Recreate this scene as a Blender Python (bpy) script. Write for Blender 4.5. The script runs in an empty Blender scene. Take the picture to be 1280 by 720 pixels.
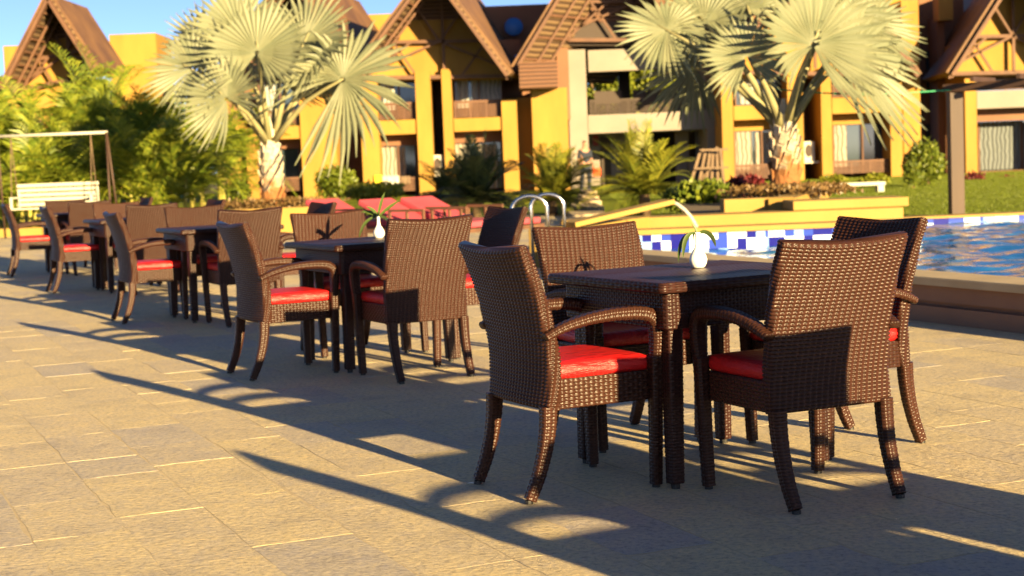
import bpy, bmesh, math, random
import numpy as np
from mathutils import Vector, Matrix
random.seed(7); RNG = np.random.default_rng(11)
SC = bpy.context.scene; COL = SC.collection
R = math.radians

# ------------------------------------------------------------------ camera model (solved from the photograph)
FPX, PITCH, ROLL, CAMH = 1989.18, .0805, .0403, 1.1851
def ray(u, v):
    a, b = u-640, v-360
    cr, sr = math.cos(ROLL), math.sin(ROLL)
    X, Y = a*cr-b*sr, a*sr+b*cr
    c, s = math.cos(PITCH), math.sin(PITCH)
    dx, dy, dz = X/FPX, 1.0, -Y/FPX
    return np.array([dx, c*dy+s*dz, -s*dy+c*dz])
def at(u, v, Y):
    d = ray(u, v); return np.array([0, 0, CAMH])+d*(Y/d[1])
def gz(u, v, z=0.0):
    d = ray(u, v); return np.array([0, 0, CAMH])+d*((z-CAMH)/d[2])

cam = bpy.data.cameras.new('camera'); camo = bpy.data.objects.new('camera', cam); COL.objects.link(camo)
up0 = Vector((0, math.sin(PITCH), math.cos(PITCH))); fw = Vector((0, math.cos(PITCH), -math.sin(PITCH))); xr = Vector((1, 0, 0))
rgt = math.cos(ROLL)*xr - math.sin(ROLL)*up0
upv = math.sin(ROLL)*xr + math.cos(ROLL)*up0
M = Matrix((rgt, upv, -fw)).transposed().to_4x4(); M.translation = Vector((0, 0, CAMH))
camo.matrix_world = M
cam.sensor_width = 36; cam.lens = FPX/1280*36; cam.clip_end = 3000; cam.clip_start = .05
cam.dof.use_dof = True; cam.dof.focus_distance = 5.5; cam.dof.aperture_fstop = 4.9
SC.camera = camo

# ------------------------------------------------------------------ light
SUN_EL, SUN_AZ = R(11.0), R(121.9)           # azimuth the light travels towards
travel = Vector((math.cos(SUN_AZ)*math.cos(SUN_EL), math.sin(SUN_AZ)*math.cos(SUN_EL), -math.sin(SUN_EL)))
sl = bpy.data.lights.new('sun', 'SUN'); sl.energy = 5.0; sl.angle = R(.55); sl.color = (1, .73, .34)
so = bpy.data.objects.new('sun', sl); COL.objects.link(so); so.rotation_euler = travel.to_track_quat('-Z', 'Y').to_euler(); so.location = (30, -40, 20)
W = bpy.data.worlds.new('World'); SC.world = W; W.use_nodes = True
wn = W.node_tree.nodes; bg = wn['Background']
sky = wn.new('ShaderNodeTexSky'); sky.sky_type = 'NISHITA'; sky.sun_disc = False
sky.sun_elevation = SUN_EL
sd = -travel; sky.sun_rotation = math.atan2(sd.x, sd.y)
sky.altitude = 2500; sky.air_density = .42; sky.dust_density = 2.0; sky.ozone_density = 1.3
W.node_tree.links.new(sky.outputs[0], bg.inputs[0]); bg.inputs[1].default_value = .05
SC.view_settings.view_transform = 'Standard'; SC.view_settings.look = 'None'; SC.view_settings.gamma = 1
SC.view_settings.exposure = 2.12
SC.cycles.use_denoising = True; SC.cycles.max_bounces = 6; SC.cycles.sample_clamp_indirect = 6
SC.cycles.caustics_reflective = False; SC.cycles.caustics_refractive = False

# ------------------------------------------------------------------ materials
class NT:
    def __init__(s, name):
        s.m = bpy.data.materials.new(name); s.m.use_nodes = True; s.t = s.m.node_tree; s.n = s.t.nodes
        s.b = s.n['Principled BSDF']
    def add(s, t, **kw):
        n = s.n.new(t)
        for k, v in kw.items():
            if k in n.inputs: n.inputs[k].default_value = v
            else: setattr(n, k, v)
        return n
    def l(s, a, b): s.t.links.new(a, b)
    def set(s, **kw):
        for k, v in kw.items(): s.b.inputs[k].default_value = v
def c4(c): return (c[0], c[1], c[2], 1)
def ramp(nt, stops, fac, interp='LINEAR'):
    r = nt.add('ShaderNodeValToRGB'); r.color_ramp.interpolation = interp
    while len(r.color_ramp.elements) < len(stops): r.color_ramp.elements.new(.5)
    for e, (p, c) in zip(r.color_ramp.elements, stops): e.position = p; e.color = c4(c)
    nt.l(fac, r.inputs[0]); return r.outputs[0]
def objco(nt, scale=(1, 1, 1)):
    g = nt.add('ShaderNodeTexCoord'); mp = nt.add('ShaderNodeMapping'); mp.inputs['Scale'].default_value = scale
    nt.l(g.outputs['Object'], mp.inputs[0]); return mp.outputs[0]
def noise(nt, co, scale, detail=4, rough=.55):
    n = nt.add('ShaderNodeTexNoise', Scale=scale, Detail=detail, Roughness=rough); nt.l(co, n.inputs['Vector']); return n.outputs[0]
def bump(nt, h, strength=.3, dist=.01):
    b = nt.add('ShaderNodeBump', Strength=strength, Distance=dist); nt.l(h, b.inputs['Height']); nt.l(b.outputs[0], nt.b.inputs['Normal']); return b
def plain(name, c1, c2=None, scale=3, rough=.7, bmp=0, bscale=40, metal=0, spec=.5, stretch=(1, 1, 1), bdist=.01):
    nt = NT(name); nt.set(Roughness=rough, Metallic=metal); nt.b.inputs['Specular IOR Level'].default_value = spec
    nt.b.inputs['Base Color'].default_value = c4(c1)
    co = objco(nt, stretch)
    if c2 is not None: nt.l(ramp(nt, [(.3, c1), (.7, c2)], noise(nt, co, scale)), nt.b.inputs['Base Color'])
    if bmp: bump(nt, noise(nt, co, bscale), bmp, bdist)
    return nt.m

def wicker_mat(name, c1, c2, rough):
    nt = NT(name); nt.set(Roughness=rough)
    a = nt.add('ShaderNodeAttribute', attribute_name='gap_shade')
    co = objco(nt)
    oi = nt.add('ShaderNodeObjectInfo'); mr = nt.add('ShaderNodeMapRange'); mr.inputs[3].default_value = .82; mr.inputs[4].default_value = 1.18; nt.l(oi.outputs['Random'], mr.inputs[0])
    b0 = ramp(nt, [(.25, c1), (.75, c2)], noise(nt, co, 45, 5, .7)); vs = nt.add('ShaderNodeVectorMath', operation='SCALE'); nt.l(b0, vs.inputs[0]); nt.l(mr.outputs[0], vs.inputs['Scale']); base = vs.outputs[0]
    mx = nt.add('ShaderNodeMix', data_type='RGBA'); nt.l(a.outputs['Fac'], mx.inputs[0]); nt.l(base, mx.inputs[6]); mx.inputs[7].default_value = (.008, .0045, .003, 1)  # gaps between strands coloured near black, painting in the shade of the holes
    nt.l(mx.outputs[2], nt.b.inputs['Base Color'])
    nt.b.inputs['Specular IOR Level'].default_value = .17
    return nt.m
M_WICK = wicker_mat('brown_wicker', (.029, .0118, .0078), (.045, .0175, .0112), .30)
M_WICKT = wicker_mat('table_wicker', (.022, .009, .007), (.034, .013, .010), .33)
M_CAP = plain('black_plastic', (.012, .011, .011), rough=.5)
def red_mat():
    nt = NT('red_vinyl'); nt.set(Roughness=.42)
    co = objco(nt); nt.l(ramp(nt, [(.3, (.44, .007, .008)), (.7, (.50, .010, .010))], noise(nt, co, 8)), nt.b.inputs['Base Color'])
    n1 = noise(nt, objco(nt, (1, 3, 3)), 14, 3, .5)
    n2 = noise(nt, objco(nt, (1, 2, 6)), 30, 4, .6); ad = nt.add('ShaderNodeMath', operation='MULTIPLY_ADD'); nt.l(n2, ad.inputs[0]); ad.inputs[1].default_value = .4; nt.l(n1, ad.inputs[2]); bump(nt, ad.outputs[0], .6, .014); return nt.m
M_RED = red_mat()
M_LOUNGE = plain('faded_red_fabric', (.42, .06, .085), (.36, .045, .065), 4, .8, .2, 60)
M_CER = plain('white_ceramic', (.82, .80, .76), rough=.18)
def leafmat(name, c1, c2, scale=2, rough=.5, trans=.25):
    nt = NT(name); nt.set(Roughness=rough); g = nt.add('ShaderNodeNewGeometry')
    col = ramp(nt, [(.0, c1), (1, c2)], g.outputs['Random Per Island'])
    nt.l(col, nt.b.inputs['Base Color'])
    tr = nt.add('ShaderNodeBsdfTranslucent'); nt.l(col, tr.inputs[0])
    mx = nt.add('ShaderNodeMixShader'); mx.inputs[0].default_value = trans
    out = nt.n['Material Output']; nt.l(nt.b.outputs[0], mx.inputs[1]); nt.l(tr.outputs[0], mx.inputs[2]); nt.l(mx.outputs[0], out.inputs[0])
    return nt.m
M_ARECA = leafmat('areca_leaf', (.085, .145, .012), (.29, .315, .027), trans=.28)
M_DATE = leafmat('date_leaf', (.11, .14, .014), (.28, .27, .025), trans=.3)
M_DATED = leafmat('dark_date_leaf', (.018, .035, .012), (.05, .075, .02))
M_SHRUB = leafmat('shrub_leaf', (.07, .11, .01), (.18, .21, .016))
M_LIME = leafmat('lime_leaf', (.16, .19, .012), (.28, .27, .02))
M_REDL = leafmat('red_leaf', (.10, .012, .018), (.20, .03, .03))
M_BROWNL = leafmat('brown_leaf', (.12, .07, .025), (.21, .13, .045))
M_TREE = leafmat('tree_leaf', (.10, .14, .012), (.26, .28, .025))
M_VLEAF = leafmat('vase_leaf', (.035, .06, .012), (.07, .11, .02), trans=.1)
M_BIS = leafmat('silver_palm_leaf', (.145, .165, .098), (.205, .215, .128), rough=.55, trans=.18)
M_PETI = plain('palm_petiole', (.20, .19, .09), (.26, .24, .12), 4, .6)
def trunkmat():
    nt = NT('palm_trunk'); nt.set(Roughness=.85); co = objco(nt)
    g = nt.add('ShaderNodeSeparateXYZ'); nt.l(co, g.inputs[0])
    n1 = noise(nt, co, 5); ad = nt.add('ShaderNodeMath', operation='MULTIPLY_ADD'); nt.l(n1, ad.inputs[0]); ad.inputs[1].default_value = .7; mz = nt.add('ShaderNodeMath', operation='MULTIPLY'); mz.inputs[1].default_value = .55; nt.l(g.outputs[2], mz.inputs[0]); nt.l(mz.outputs[0], ad.inputs[2])
    nt.l(ramp(nt, [(.36, (.20, .075, .02)), (.56, (.25, .11, .035)), (.70, (.38, .31, .22)), (1, (.46, .41, .32))], ad.outputs[0]), nt.b.inputs['Base Color'])
    bump(nt, noise(nt, co, 12), .6, .04); return nt.m
M_TRUNK = trunkmat()
M_CANE = plain('palm_cane', (.30, .28, .05), (.42, .36, .09), 3, .6, stretch=(1, 1, 5))
M_STEM = plain('brown_stem', (.10, .06, .03), (.16, .10, .05), 6, .9)
M_YEL = plain('yellow_paint', (.25, .130, .017), (.32, .175, .026), 1.1, .8, .15, 30, stretch=(1, 1, .35))
M_YEL2 = plain('yellow_stone', (.27, .165, .03), (.31, .195, .045), 1.5, .75, .2, 30)
M_BRN = plain('brown_paint', (.15, .065, .032), (.19, .085, .04), .8, .75)
M_ROOFU = None
def louvre(name, c1, c2, freq, axis=2, rough=.75):
    nt = NT(name); nt.set(Roughness=rough); co = objco(nt)
    w = nt.add('ShaderNodeTexWave', Scale=freq, Distortion=1.2, bands_direction='XYZ'[axis]) if False else nt.add('ShaderNodeTexWave', Scale=freq, Distortion=.6)
    w.bands_direction = 'XYZ'[axis]; w.inputs['Detail'].default_value = 2
    nt.l(co, w.inputs[0]); nt.l(ramp(nt, [(.2, c1), (.7, c2)], w.outputs['Fac']), nt.b.inputs['Base Color']); bump(nt, w.outputs['Fac'], .6, .05)
    return nt.m
M_LOUV = louvre('brown_louvres', (.06, .028, .018), (.14, .065, .035), 2.2)
M_RUST = plain('rusty_roof_sheet', (.075, .034, .018), (.17, .085, .03), .9, .7, .15, 20)
M_SHING = louvre('bark_shingles', (.05, .026, .015), (.16, .10, .05), 1.6)
M_WOOD = plain('dark_wood', (.085, .038, .022), (.13, .06, .03), 4, .7, stretch=(1, 1, .2))
M_POST = plain('brown_wood_post', (.034, .016, .010), (.055, .027, .016), 4, .6, stretch=(1, 1, .15))
M_GREYW = plain('weathered_wood', (.11, .07, .045), (.17, .115, .07), 3, .85)
M_WHITEB = plain('pale_stucco', (.19, .166, .146), (.235, .205, .18), .6, .85)
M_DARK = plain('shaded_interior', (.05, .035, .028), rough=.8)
M_GLASS = plain('dark_window_glass', (.03, .045, .055), rough=.06, spec=.8)
def curtain(name, c1, c2):
    nt = NT(name); nt.set(Roughness=.8); co = objco(nt)
    w = nt.add('ShaderNodeTexWave', Scale=1.9, Distortion=5.0); w.bands_direction = 'X'; nt.l(co, w.inputs[0])
    nt.l(ramp(nt, [(0, c1), (1, c2)], w.outputs['Fac']), nt.b.inputs['Base Color']); bump(nt, w.outputs['Fac'], .8, .06); return nt.m
M_CURT = curtain('cream_curtain', (.20, .18, .15), (.30, .28, .23))
M_CURTD = curtain('blue_grey_curtain', (.07, .085, .095), (.13, .15, .16))
M_CURTB = curtain('grey_curtain', (.20, .22, .22), (.34, .35, .33))
M_WHITE = plain('white_paint', (.42, .40, .35), rough=.5)
M_STEEL = plain('polished_steel', (.62, .62, .62), rough=.18, metal=1)
M_BLUE = plain('blue_dish', (.02, .14, .42), rough=.5)
M_YTOW = plain('yellow_towel', (.75, .55, .03), rough=.95)
M_GREEN = plain('green_cord', (.01, .25, .11), rough=.5)
M_JET = plain('splashing_water', (.75, .72, .66), rough=.25); M_JET.node_tree.nodes['Principled BSDF'].inputs['Alpha'].default_value = .30
M_SOIL = plain('soil', (.10, .07, .04), (.16, .11, .06), 2, .95, .4, 20)
M_COPE = plain('pool_coping_stone', (.38, .29, .17), (.46, .36, .22), 3, .75, .25, 60)
M_WALLB = plain('brown_rendered_wall', (.24, .125, .075), (.28, .15, .09), 2.5, .8, .15, 60)
M_SKIN = plain('skin', (.30, .15, .09), rough=.6); M_NAVY = plain('navy_cloth', (.015, .02, .035), rough=.9)
M_HAIR = plain('black_hair', (.01, .008, .007), rough=.6); M_ORANGE = plain('orange_cloth', (.65, .10, .02), rough=.8)

# ------------------------------------------------------------------ mesh helpers
def npmesh(name, V, F, smooth=True, attr=None):
    V = np.asarray(V, np.float32); me = bpy.data.meshes.new(name)
    me.vertices.add(len(V)); me.vertices.foreach_set('co', V.ravel())
    Fs = F if isinstance(F, list) else [F]
    ls, tot, st = [], [], 0
    idx = np.concatenate([np.asarray(f, np.int32).ravel() for f in Fs if len(f)])
    cnt = np.concatenate([np.full(len(f), np.asarray(f).shape[1], np.int32) for f in Fs if len(f)])
    start = np.concatenate([[0], np.cumsum(cnt)[:-1]]).astype(np.int32)
    me.loops.add(len(idx)); me.loops.foreach_set('vertex_index', idx)
    me.polygons.add(len(cnt)); me.polygons.foreach_set('loop_start', start); me.polygons.foreach_set('loop_total', cnt)
    me.polygons.foreach_set('use_smooth', np.full(len(cnt), smooth))
    if attr is not None:
        for k, a in attr.items():
            at_ = me.attributes.new(k, 'FLOAT', 'POINT'); at_.data.foreach_set('value', np.asarray(a, np.float32))
    me.update(calc_edges=True); me.validate()
    return me
def link(name, me, mat, parent=None, loc=None):
    o = bpy.data.objects.new(name, me); COL.objects.link(o)
    if mat is not None and not me.materials: me.materials.append(mat)
    if parent: o.parent = parent
    if loc is not None: o.location = loc
    return o
def tag(o, label=None, cat=None, group=None, kind=None):
    for k, v in (('label', label), ('category', cat), ('group', group), ('kind', kind)):
        if v: o[k] = v
    return o
def empty(name, loc=(0, 0, 0), rz=0, label=None, cat=None, group=None):
    o = bpy.data.objects.new(name, None); COL.objects.link(o); o.location = loc; o.rotation_euler = (0, 0, rz); o.empty_display_size = .1
    return tag(o, label, cat, group)
class MB:
    """collects quads/tris of one mesh"""
    def __init__(s): s.v = []; s.f = []
    def poly(s, pts):
        k = len(s.v); s.v += [tuple(p) for p in pts]; s.f.append(tuple(range(k, k+len(pts)))); return s
    def box(s, a, b):
        (x0, y0, z0), (x1, y1, z1) = a, b
        x0, x1 = min(x0, x1), max(x0, x1); y0, y1 = min(y0, y1), max(y0, y1); z0, z1 = min(z0, z1), max(z0, z1)
        k = len(s.v); s.v += [(x0, y0, z0), (x1, y0, z0), (x1, y1, z0), (x0, y1, z0), (x0, y0, z1), (x1, y0, z1), (x1, y1, z1), (x0, y1, z1)]
        s.f += [(k, k+3, k+2, k+1), (k+4, k+5, k+6, k+7), (k, k+1, k+5, k+4), (k+1, k+2, k+6, k+5), (k+2, k+3, k+7, k+6), (k+3, k, k+4, k+7)]; return s
    def beam(s, p, q, w, d=None, upv=(0, 0, 1)):
        p, q = Vector(p), Vector(q); t = (q-p).normalized(); d = d or w
        a = t.cross(Vector(upv))
        if a.length < 1e-4: a = t.cross(Vector((0, 1, 0)))
        a.normalize(); b = a.cross(t)
        k = len(s.v)
        for c in (p, q):
            for sa, sb in ((-1, -1), (1, -1), (1, 1), (-1, 1)): s.v.append(tuple(c+a*sa*w/2+b*sb*d/2))
        s.f += [(k+3, k+2, k+1, k), (k+4, k+5, k+6, k+7)] + [(k+i, k+(i+1) % 4, k+4+(i+1) % 4, k+4+i) for i in range(4)]; return s
    def tube(s, pts, r, n=8):
        pts = [Vector(p) for p in pts]; rs = r if isinstance(r, (list, tuple)) else [r]*len(pts); k = len(s.v)
        for i, p in enumerate(pts):
            t = (pts[min(i+1, len(pts)-1)]-pts[max(i-1, 0)]).normalized()
            a = t.cross(Vector((0, 0, 1)));
            if a.length < 1e-3: a = Vector((1, 0, 0))
            a.normalize(); b = a.cross(t)
            for j in range(n):
                th = 2*math.pi*j/n; s.v.append(tuple(p+(a*math.cos(th)+b*math.sin(th))*rs[i]))
        for i in range(len(pts)-1):
            for j in range(n): s.f.append((k+i*n+j, k+i*n+(j+1) % n, k+(i+1)*n+(j+1) % n, k+(i+1)*n+j))
        s.f.append(tuple(k+j for j in range(n-1, -1, -1))); s.f.append(tuple(k+(len(pts)-1)*n+j for j in range(n))); return s
    def lathe(s, prof, n=24):
        k = len(s.v)
        for r, z in prof:
            for j in range(n):
                th = 2*math.pi*j/n; s.v.append((r*math.cos(th), r*math.sin(th), z))
        for i in range(len(prof)-1):
            for j in range(n): s.f.append((k+i*n+j, k+i*n+(j+1) % n, k+(i+1)*n+(j+1) % n, k+(i+1)*n+j))
        return s
    def build(s, name, mat, parent=None, smooth=False, bevel=0):
        me = bpy.data.meshes.new(name); me.from_pydata(s.v, [], s.f); me.update()
        if smooth: me.polygons.foreach_set('use_smooth', [True]*len(me.polygons))
        o = link(name, me, mat, parent)
        if bevel:
            b = o.modifiers.new('bevel', 'BEVEL'); b.width = bevel; b.segments = 2; b.limit_method = 'ANGLE'
        return o
def copy_tree(o, loc, rz, label, group=None, parent=None):
    c = o.copy(); COL.objects.link(c)
    if parent: c.parent = parent
    else:
        c.location = loc; c.rotation_euler = (0, 0, rz); c['label'] = label
        if group: c['group'] = group
    for ch in list(o.children): copy_tree(ch, None, 0, None, None, c)
    return c

# ------------------------------------------------------------------ woven sweeps
def weave(s, t, ps, pt, A, B, drift=None):
    """height and core mask of a plain weave: strands along s (pitch pt) over stakes along t (pitch ps)"""
    j = np.floor(t/pt); v = t/pt-j-.5
    if drift is not None:      # broad flat strands that all rise over the same stakes, each row a little further along
        ph = 2*np.pi*s/ps+drift*j+.5*v
        wz = np.cos(ph); ww = .47-.05*(1-wz)
        h = A*wz+B*np.sqrt(np.clip(1-(v/ww)**2, 0, 1))-np.where(np.abs(v) > ww, 9, 0)
        q = (s/ps+drift*(t/pt)/(2*np.pi)) % 1-.5
        st = np.where(np.abs(q-.10) < .24, -A*.75, -9)
        fl = -A*1.6; h = np.maximum(h, st)
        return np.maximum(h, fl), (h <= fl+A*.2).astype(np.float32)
    wz = np.cos(np.pi*(s/ps+j))
    weft = A*wz+B*np.sqrt(np.clip(1-(v/.47)**2, 0, 1))-np.where(np.abs(v) > .47, 9, 0)
    k = np.round(s/ps); q = s/ps-k
    sz = -np.cos(np.pi*(k+t/pt-.5))
    stake = A*sz*.8+B*.7*np.sqrt(np.clip(1-(q/.3)**2, 0, 1))-np.where(np.abs(q) > .3, 9, 0)-B*.15
    h = np.maximum(weft, stake); fl = -A*1.1
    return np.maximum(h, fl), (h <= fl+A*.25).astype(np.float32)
def section(w, d, r, ds, cnt=None):
    """rounded rectangle, evenly sampled; returns a, b, normals, perimeter"""
    pts = []; nr = []
    r = min(r, w/2*.98, d/2*.98)
    for cx, cy, a0 in ((w/2-r, d/2-r, 0), (-w/2+r, d/2-r, 90), (-w/2+r, -d/2+r, 180), (w/2-r, -d/2+r, 270)):
        for k in range(7):
            a = R(a0+15*k); pts.append((cx+r*math.cos(a), cy+r*math.sin(a))); nr.append((math.cos(a), math.sin(a)))
    P = np.array(pts+[pts[0]]); N = np.array(nr+[nr[0]])
    L = np.concatenate([[0], np.cumsum(np.hypot(*np.diff(P, axis=0).T))]); per = L[-1]
    n = cnt or max(12, int(round(per/ds))); s = np.arange(n)*per/n
    return np.interp(s, L, P[:, 0]), np.interp(s, L, P[:, 1]), np.interp(s, L, N[:, 0]), np.interp(s, L, N[:, 1]), s, per
def sweep(path, w, d, r, ps, pt, A=.0016, B=.0022, ds=.003, kw=None, kd=None, bend=0, dip=0, cap=True, smoothpath=True, drift=None):
    """woven bar: rounded w x d section (w along local y, d in the plane of the path) along a path in 3-D"""
    path = np.asarray(path, float)
    L = np.concatenate([[0], np.cumsum(np.linalg.norm(np.diff(path, axis=0), axis=1))]); sub = 6 if drift is not None else 5
    t = np.append(np.arange(0, L[-1]-pt/sub*.5, pt/sub), L[-1]); n = len(t)
    P = np.stack([np.interp(t, L, path[:, i]) for i in range(3)], 1)
    if smoothpath and len(path) > 2:
        for _ in range(3):
            kk = max(3, n//(len(path)*2)) | 1; pad = kk//2
            Q = np.stack([np.convolve(np.concatenate([2*P[0, i]-P[pad:0:-1, i], P[:, i], 2*P[-1, i]-P[-2:-pad-2:-1, i]]), np.ones(kk)/kk, 'valid') for i in range(3)], 1); P = Q
    T = np.gradient(P, axis=0); T /= np.linalg.norm(T, axis=1)[:, None]
    S = np.tile(np.array([0, 1.0, 0]), (n, 1)); N = np.cross(S, T); N /= np.linalg.norm(N, axis=1)[:, None]; S = np.cross(T, N)
    per0 = section(w, d, r, ds)[5]; cnt = max(1, round(per0/ps))*10 if drift is not None else 2*max(1, round(per0/ps/2))*5
    a, b, na, nb, s, per = section(w, d, r, ds, cnt)
    m = len(a); ps_ = per/(2*max(1, round(per/ps/2)))
    KW = np.ones(n) if kw is None else np.interp(t/L[-1], *zip(*kw)); KD = np.ones(n) if kd is None else np.interp(t/L[-1], *zip(*kd))
    ss, tt = np.meshgrid(s, t); h, gap_shade = weave(ss, tt, per/round(per/ps) if drift is not None else ps_, pt, A, B, drift)
    aa = a[None]*KW[:, None]; bb = b[None]*KD[:, None]
    bb2 = bb+bend*(aa/(w/2))**2
    X = P[:, None]+S[:, None]*(aa+na[None]*h)[..., None]+N[:, None]*(bb2+nb[None]*h)[..., None]
    if dip:
        wgt = np.clip((t/L[-1]-.55)/.45, 0, 1)[:, None]**2
        X[..., 2] -= dip*wgt*(1-(aa/(w/2))**2)
    V = X.reshape(-1, 3); C = gap_shade.ravel()
    i, j = np.meshgrid(np.arange(n-1), np.arange(m), indexing='ij'); j2 = (j+1) % m
    F = np.stack([i*m+j, i*m+j2, (i+1)*m+j2, (i+1)*m+j], -1).reshape(-1, 4)
    tris = []
    if cap:
        c0 = len(V); V = np.vstack([V, X[0].mean(0), X[-1].mean(0)]); C = np.append(C, [0, 0])
        jj = np.arange(m); jn = (jj+1) % m
        tris = [np.stack([np.full(m, c0), jn, jj], 1), np.stack([np.full(m, c0+1), (n-1)*m+jj, (n-1)*m+jn], 1)]
    return V, [F]+tris, C
def join(parts):
    V = []; F = []; C = []; k = 0
    for v, f, c in parts:
        V.append(v); C.append(c); F += [np.asarray(x)+k for x in f if len(x)]; k += len(v)
    return np.vstack(V), F, np.concatenate(C)
def wmesh(name, parts):
    V, F, C = join(parts); return npmesh(name, V, F, True, {'gap_shade': C})
def sheet(w, d, z, ps, pt, A, B, ds, cx=0, cy=0):
    nx, ny = int(w/ds), int(d/ds); x = np.linspace(-w/2, w/2, nx); y = np.linspace(-d/2, d/2, ny)
    X, Y = np.meshgrid(x, y); h, c = weave(X, Y, ps, pt, A, B)
    V = np.stack([X+cx, Y+cy, z+h], -1).reshape(-1, 3)
    i, j = np.meshgrid(np.arange(ny-1), np.arange(nx-1), indexing='ij')
    return V, [np.stack([i*nx+j, i*nx+j+1, (i+1)*nx+j+1, (i+1)*nx+j], -1).reshape(-1, 4)], c.ravel()

# ------------------------------------------------------------------ armchair
def cushion_mesh(x0, x1, hw, z0, z1):
    bm = bmesh.new(); nx = ny = 14
    def P(i, j, top):
        fx, fy = i/nx*2-1, j/ny*2-1
        e = (1-abs(fx)**6)*(1-abs(fy)**6)
        z = (z1-.008+.008*e**.5+.003*(1-fx*fx)*(1-fy*fy)) if top else z0
        k = 1-.012*(abs(fx*fy)**3)
        return ((x0+x1)/2+fx*(x1-x0)/2*k, fy*hw*k, z)
    g = {}
    for i in range(nx+1):
        for j in range(ny+1): g[i, j] = bm.verts.new(P(i, j, True))
    for i in range(nx):
        for j in range(ny): bm.faces.new((g[i, j], g[i+1, j], g[i+1, j+1], g[i, j+1]))
    edge = [(i, 0) for i in range(nx)]+[(nx, j) for j in range(ny)]+[(i, ny) for i in range(nx, 0, -1)]+[(0, j) for j in range(ny, 0, -1)]
    cx = (x0+x1)/2
    rings = [[g[e] for e in edge]]
    for (off, z) in ((.006, z1-.024), (.009, (z0+z1)/2), (.006, z0+.012), (-.006, z0)):
        ring = []
        for (i, j) in edge:
            fx, fy = i/nx*2-1, j/ny*2-1; x, y, _ = P(i, j, True)
            l = math.hypot(x-cx, y); ring.append(bm.verts.new((x+(off if fx == 1 else -off if fx == -1 else 0), y+(off if fy == 1 else -off if fy == -1 else 0), z)))
        rings.append(ring)
    n = len(edge)
    for a, b in zip(rings, rings[1:]):
        for k in range(n): bm.faces.new((a[k], b[k], b[(k+1) % n], a[(k+1) % n]))
    bm.faces.new(rings[-1])
    bmesh.ops.recalc_face_normals(bm, faces=bm.faces)
    me = bpy.data.meshes.new('cushion'); bm.to_mesh(me); bm.free(); me.polygons.foreach_set('use_smooth', [True]*len(me.polygons)); return me
def make_chair():
    t = empty('wicker_armchair', label='x', cat='armchair')
    prof = [(.085, 0, .318), (.094, 0, .40), (.094, 0, .47), (.084, 0, .56), (.062, 0, .66), (.028, 0, .77), (-.012, 0, .868), (-.020, 0, .886)]
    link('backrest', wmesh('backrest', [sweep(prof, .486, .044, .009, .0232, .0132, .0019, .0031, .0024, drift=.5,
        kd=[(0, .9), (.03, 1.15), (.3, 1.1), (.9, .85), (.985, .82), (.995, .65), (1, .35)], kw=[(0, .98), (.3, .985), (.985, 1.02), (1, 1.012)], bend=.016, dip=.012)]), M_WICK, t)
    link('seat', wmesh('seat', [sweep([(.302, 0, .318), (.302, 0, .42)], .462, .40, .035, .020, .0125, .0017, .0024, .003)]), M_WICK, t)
    link('seat_cushion', cushion_mesh(.118, .502, .222, .421, .482), M_RED, t)
    for s in (1, -1):
        rear = [(.088, s*.215, .33), (.084, s*.215, .26), (.070, s*.214, .18), (.042, s*.2125, .09), (.006, s*.2095, .012)]
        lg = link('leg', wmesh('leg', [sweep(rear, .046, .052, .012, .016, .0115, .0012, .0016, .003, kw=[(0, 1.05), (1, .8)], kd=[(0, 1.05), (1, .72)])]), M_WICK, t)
        MB().tube([(.003, s*.2095, .013), (.002, s*.2095, 0)], .015, 10).build('foot_cap', M_CAP, lg)
        front = [(.505, s*.246, .47), (.504, s*.243, .36), (.502, s*.239, .2), (.500, s*.2326, .012)]
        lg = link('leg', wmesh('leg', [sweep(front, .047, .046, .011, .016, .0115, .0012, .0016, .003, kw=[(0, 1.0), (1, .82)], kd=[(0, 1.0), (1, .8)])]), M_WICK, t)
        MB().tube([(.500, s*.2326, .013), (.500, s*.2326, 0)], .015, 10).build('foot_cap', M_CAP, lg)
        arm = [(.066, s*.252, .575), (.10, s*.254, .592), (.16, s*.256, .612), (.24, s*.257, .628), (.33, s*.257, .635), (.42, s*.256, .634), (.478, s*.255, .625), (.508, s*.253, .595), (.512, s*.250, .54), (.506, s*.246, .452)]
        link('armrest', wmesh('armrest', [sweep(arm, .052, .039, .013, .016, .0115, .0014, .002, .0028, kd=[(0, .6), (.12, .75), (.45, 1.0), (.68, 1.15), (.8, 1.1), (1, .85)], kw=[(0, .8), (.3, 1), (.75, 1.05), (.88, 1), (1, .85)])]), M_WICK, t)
    return t
CH = make_chair()
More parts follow.
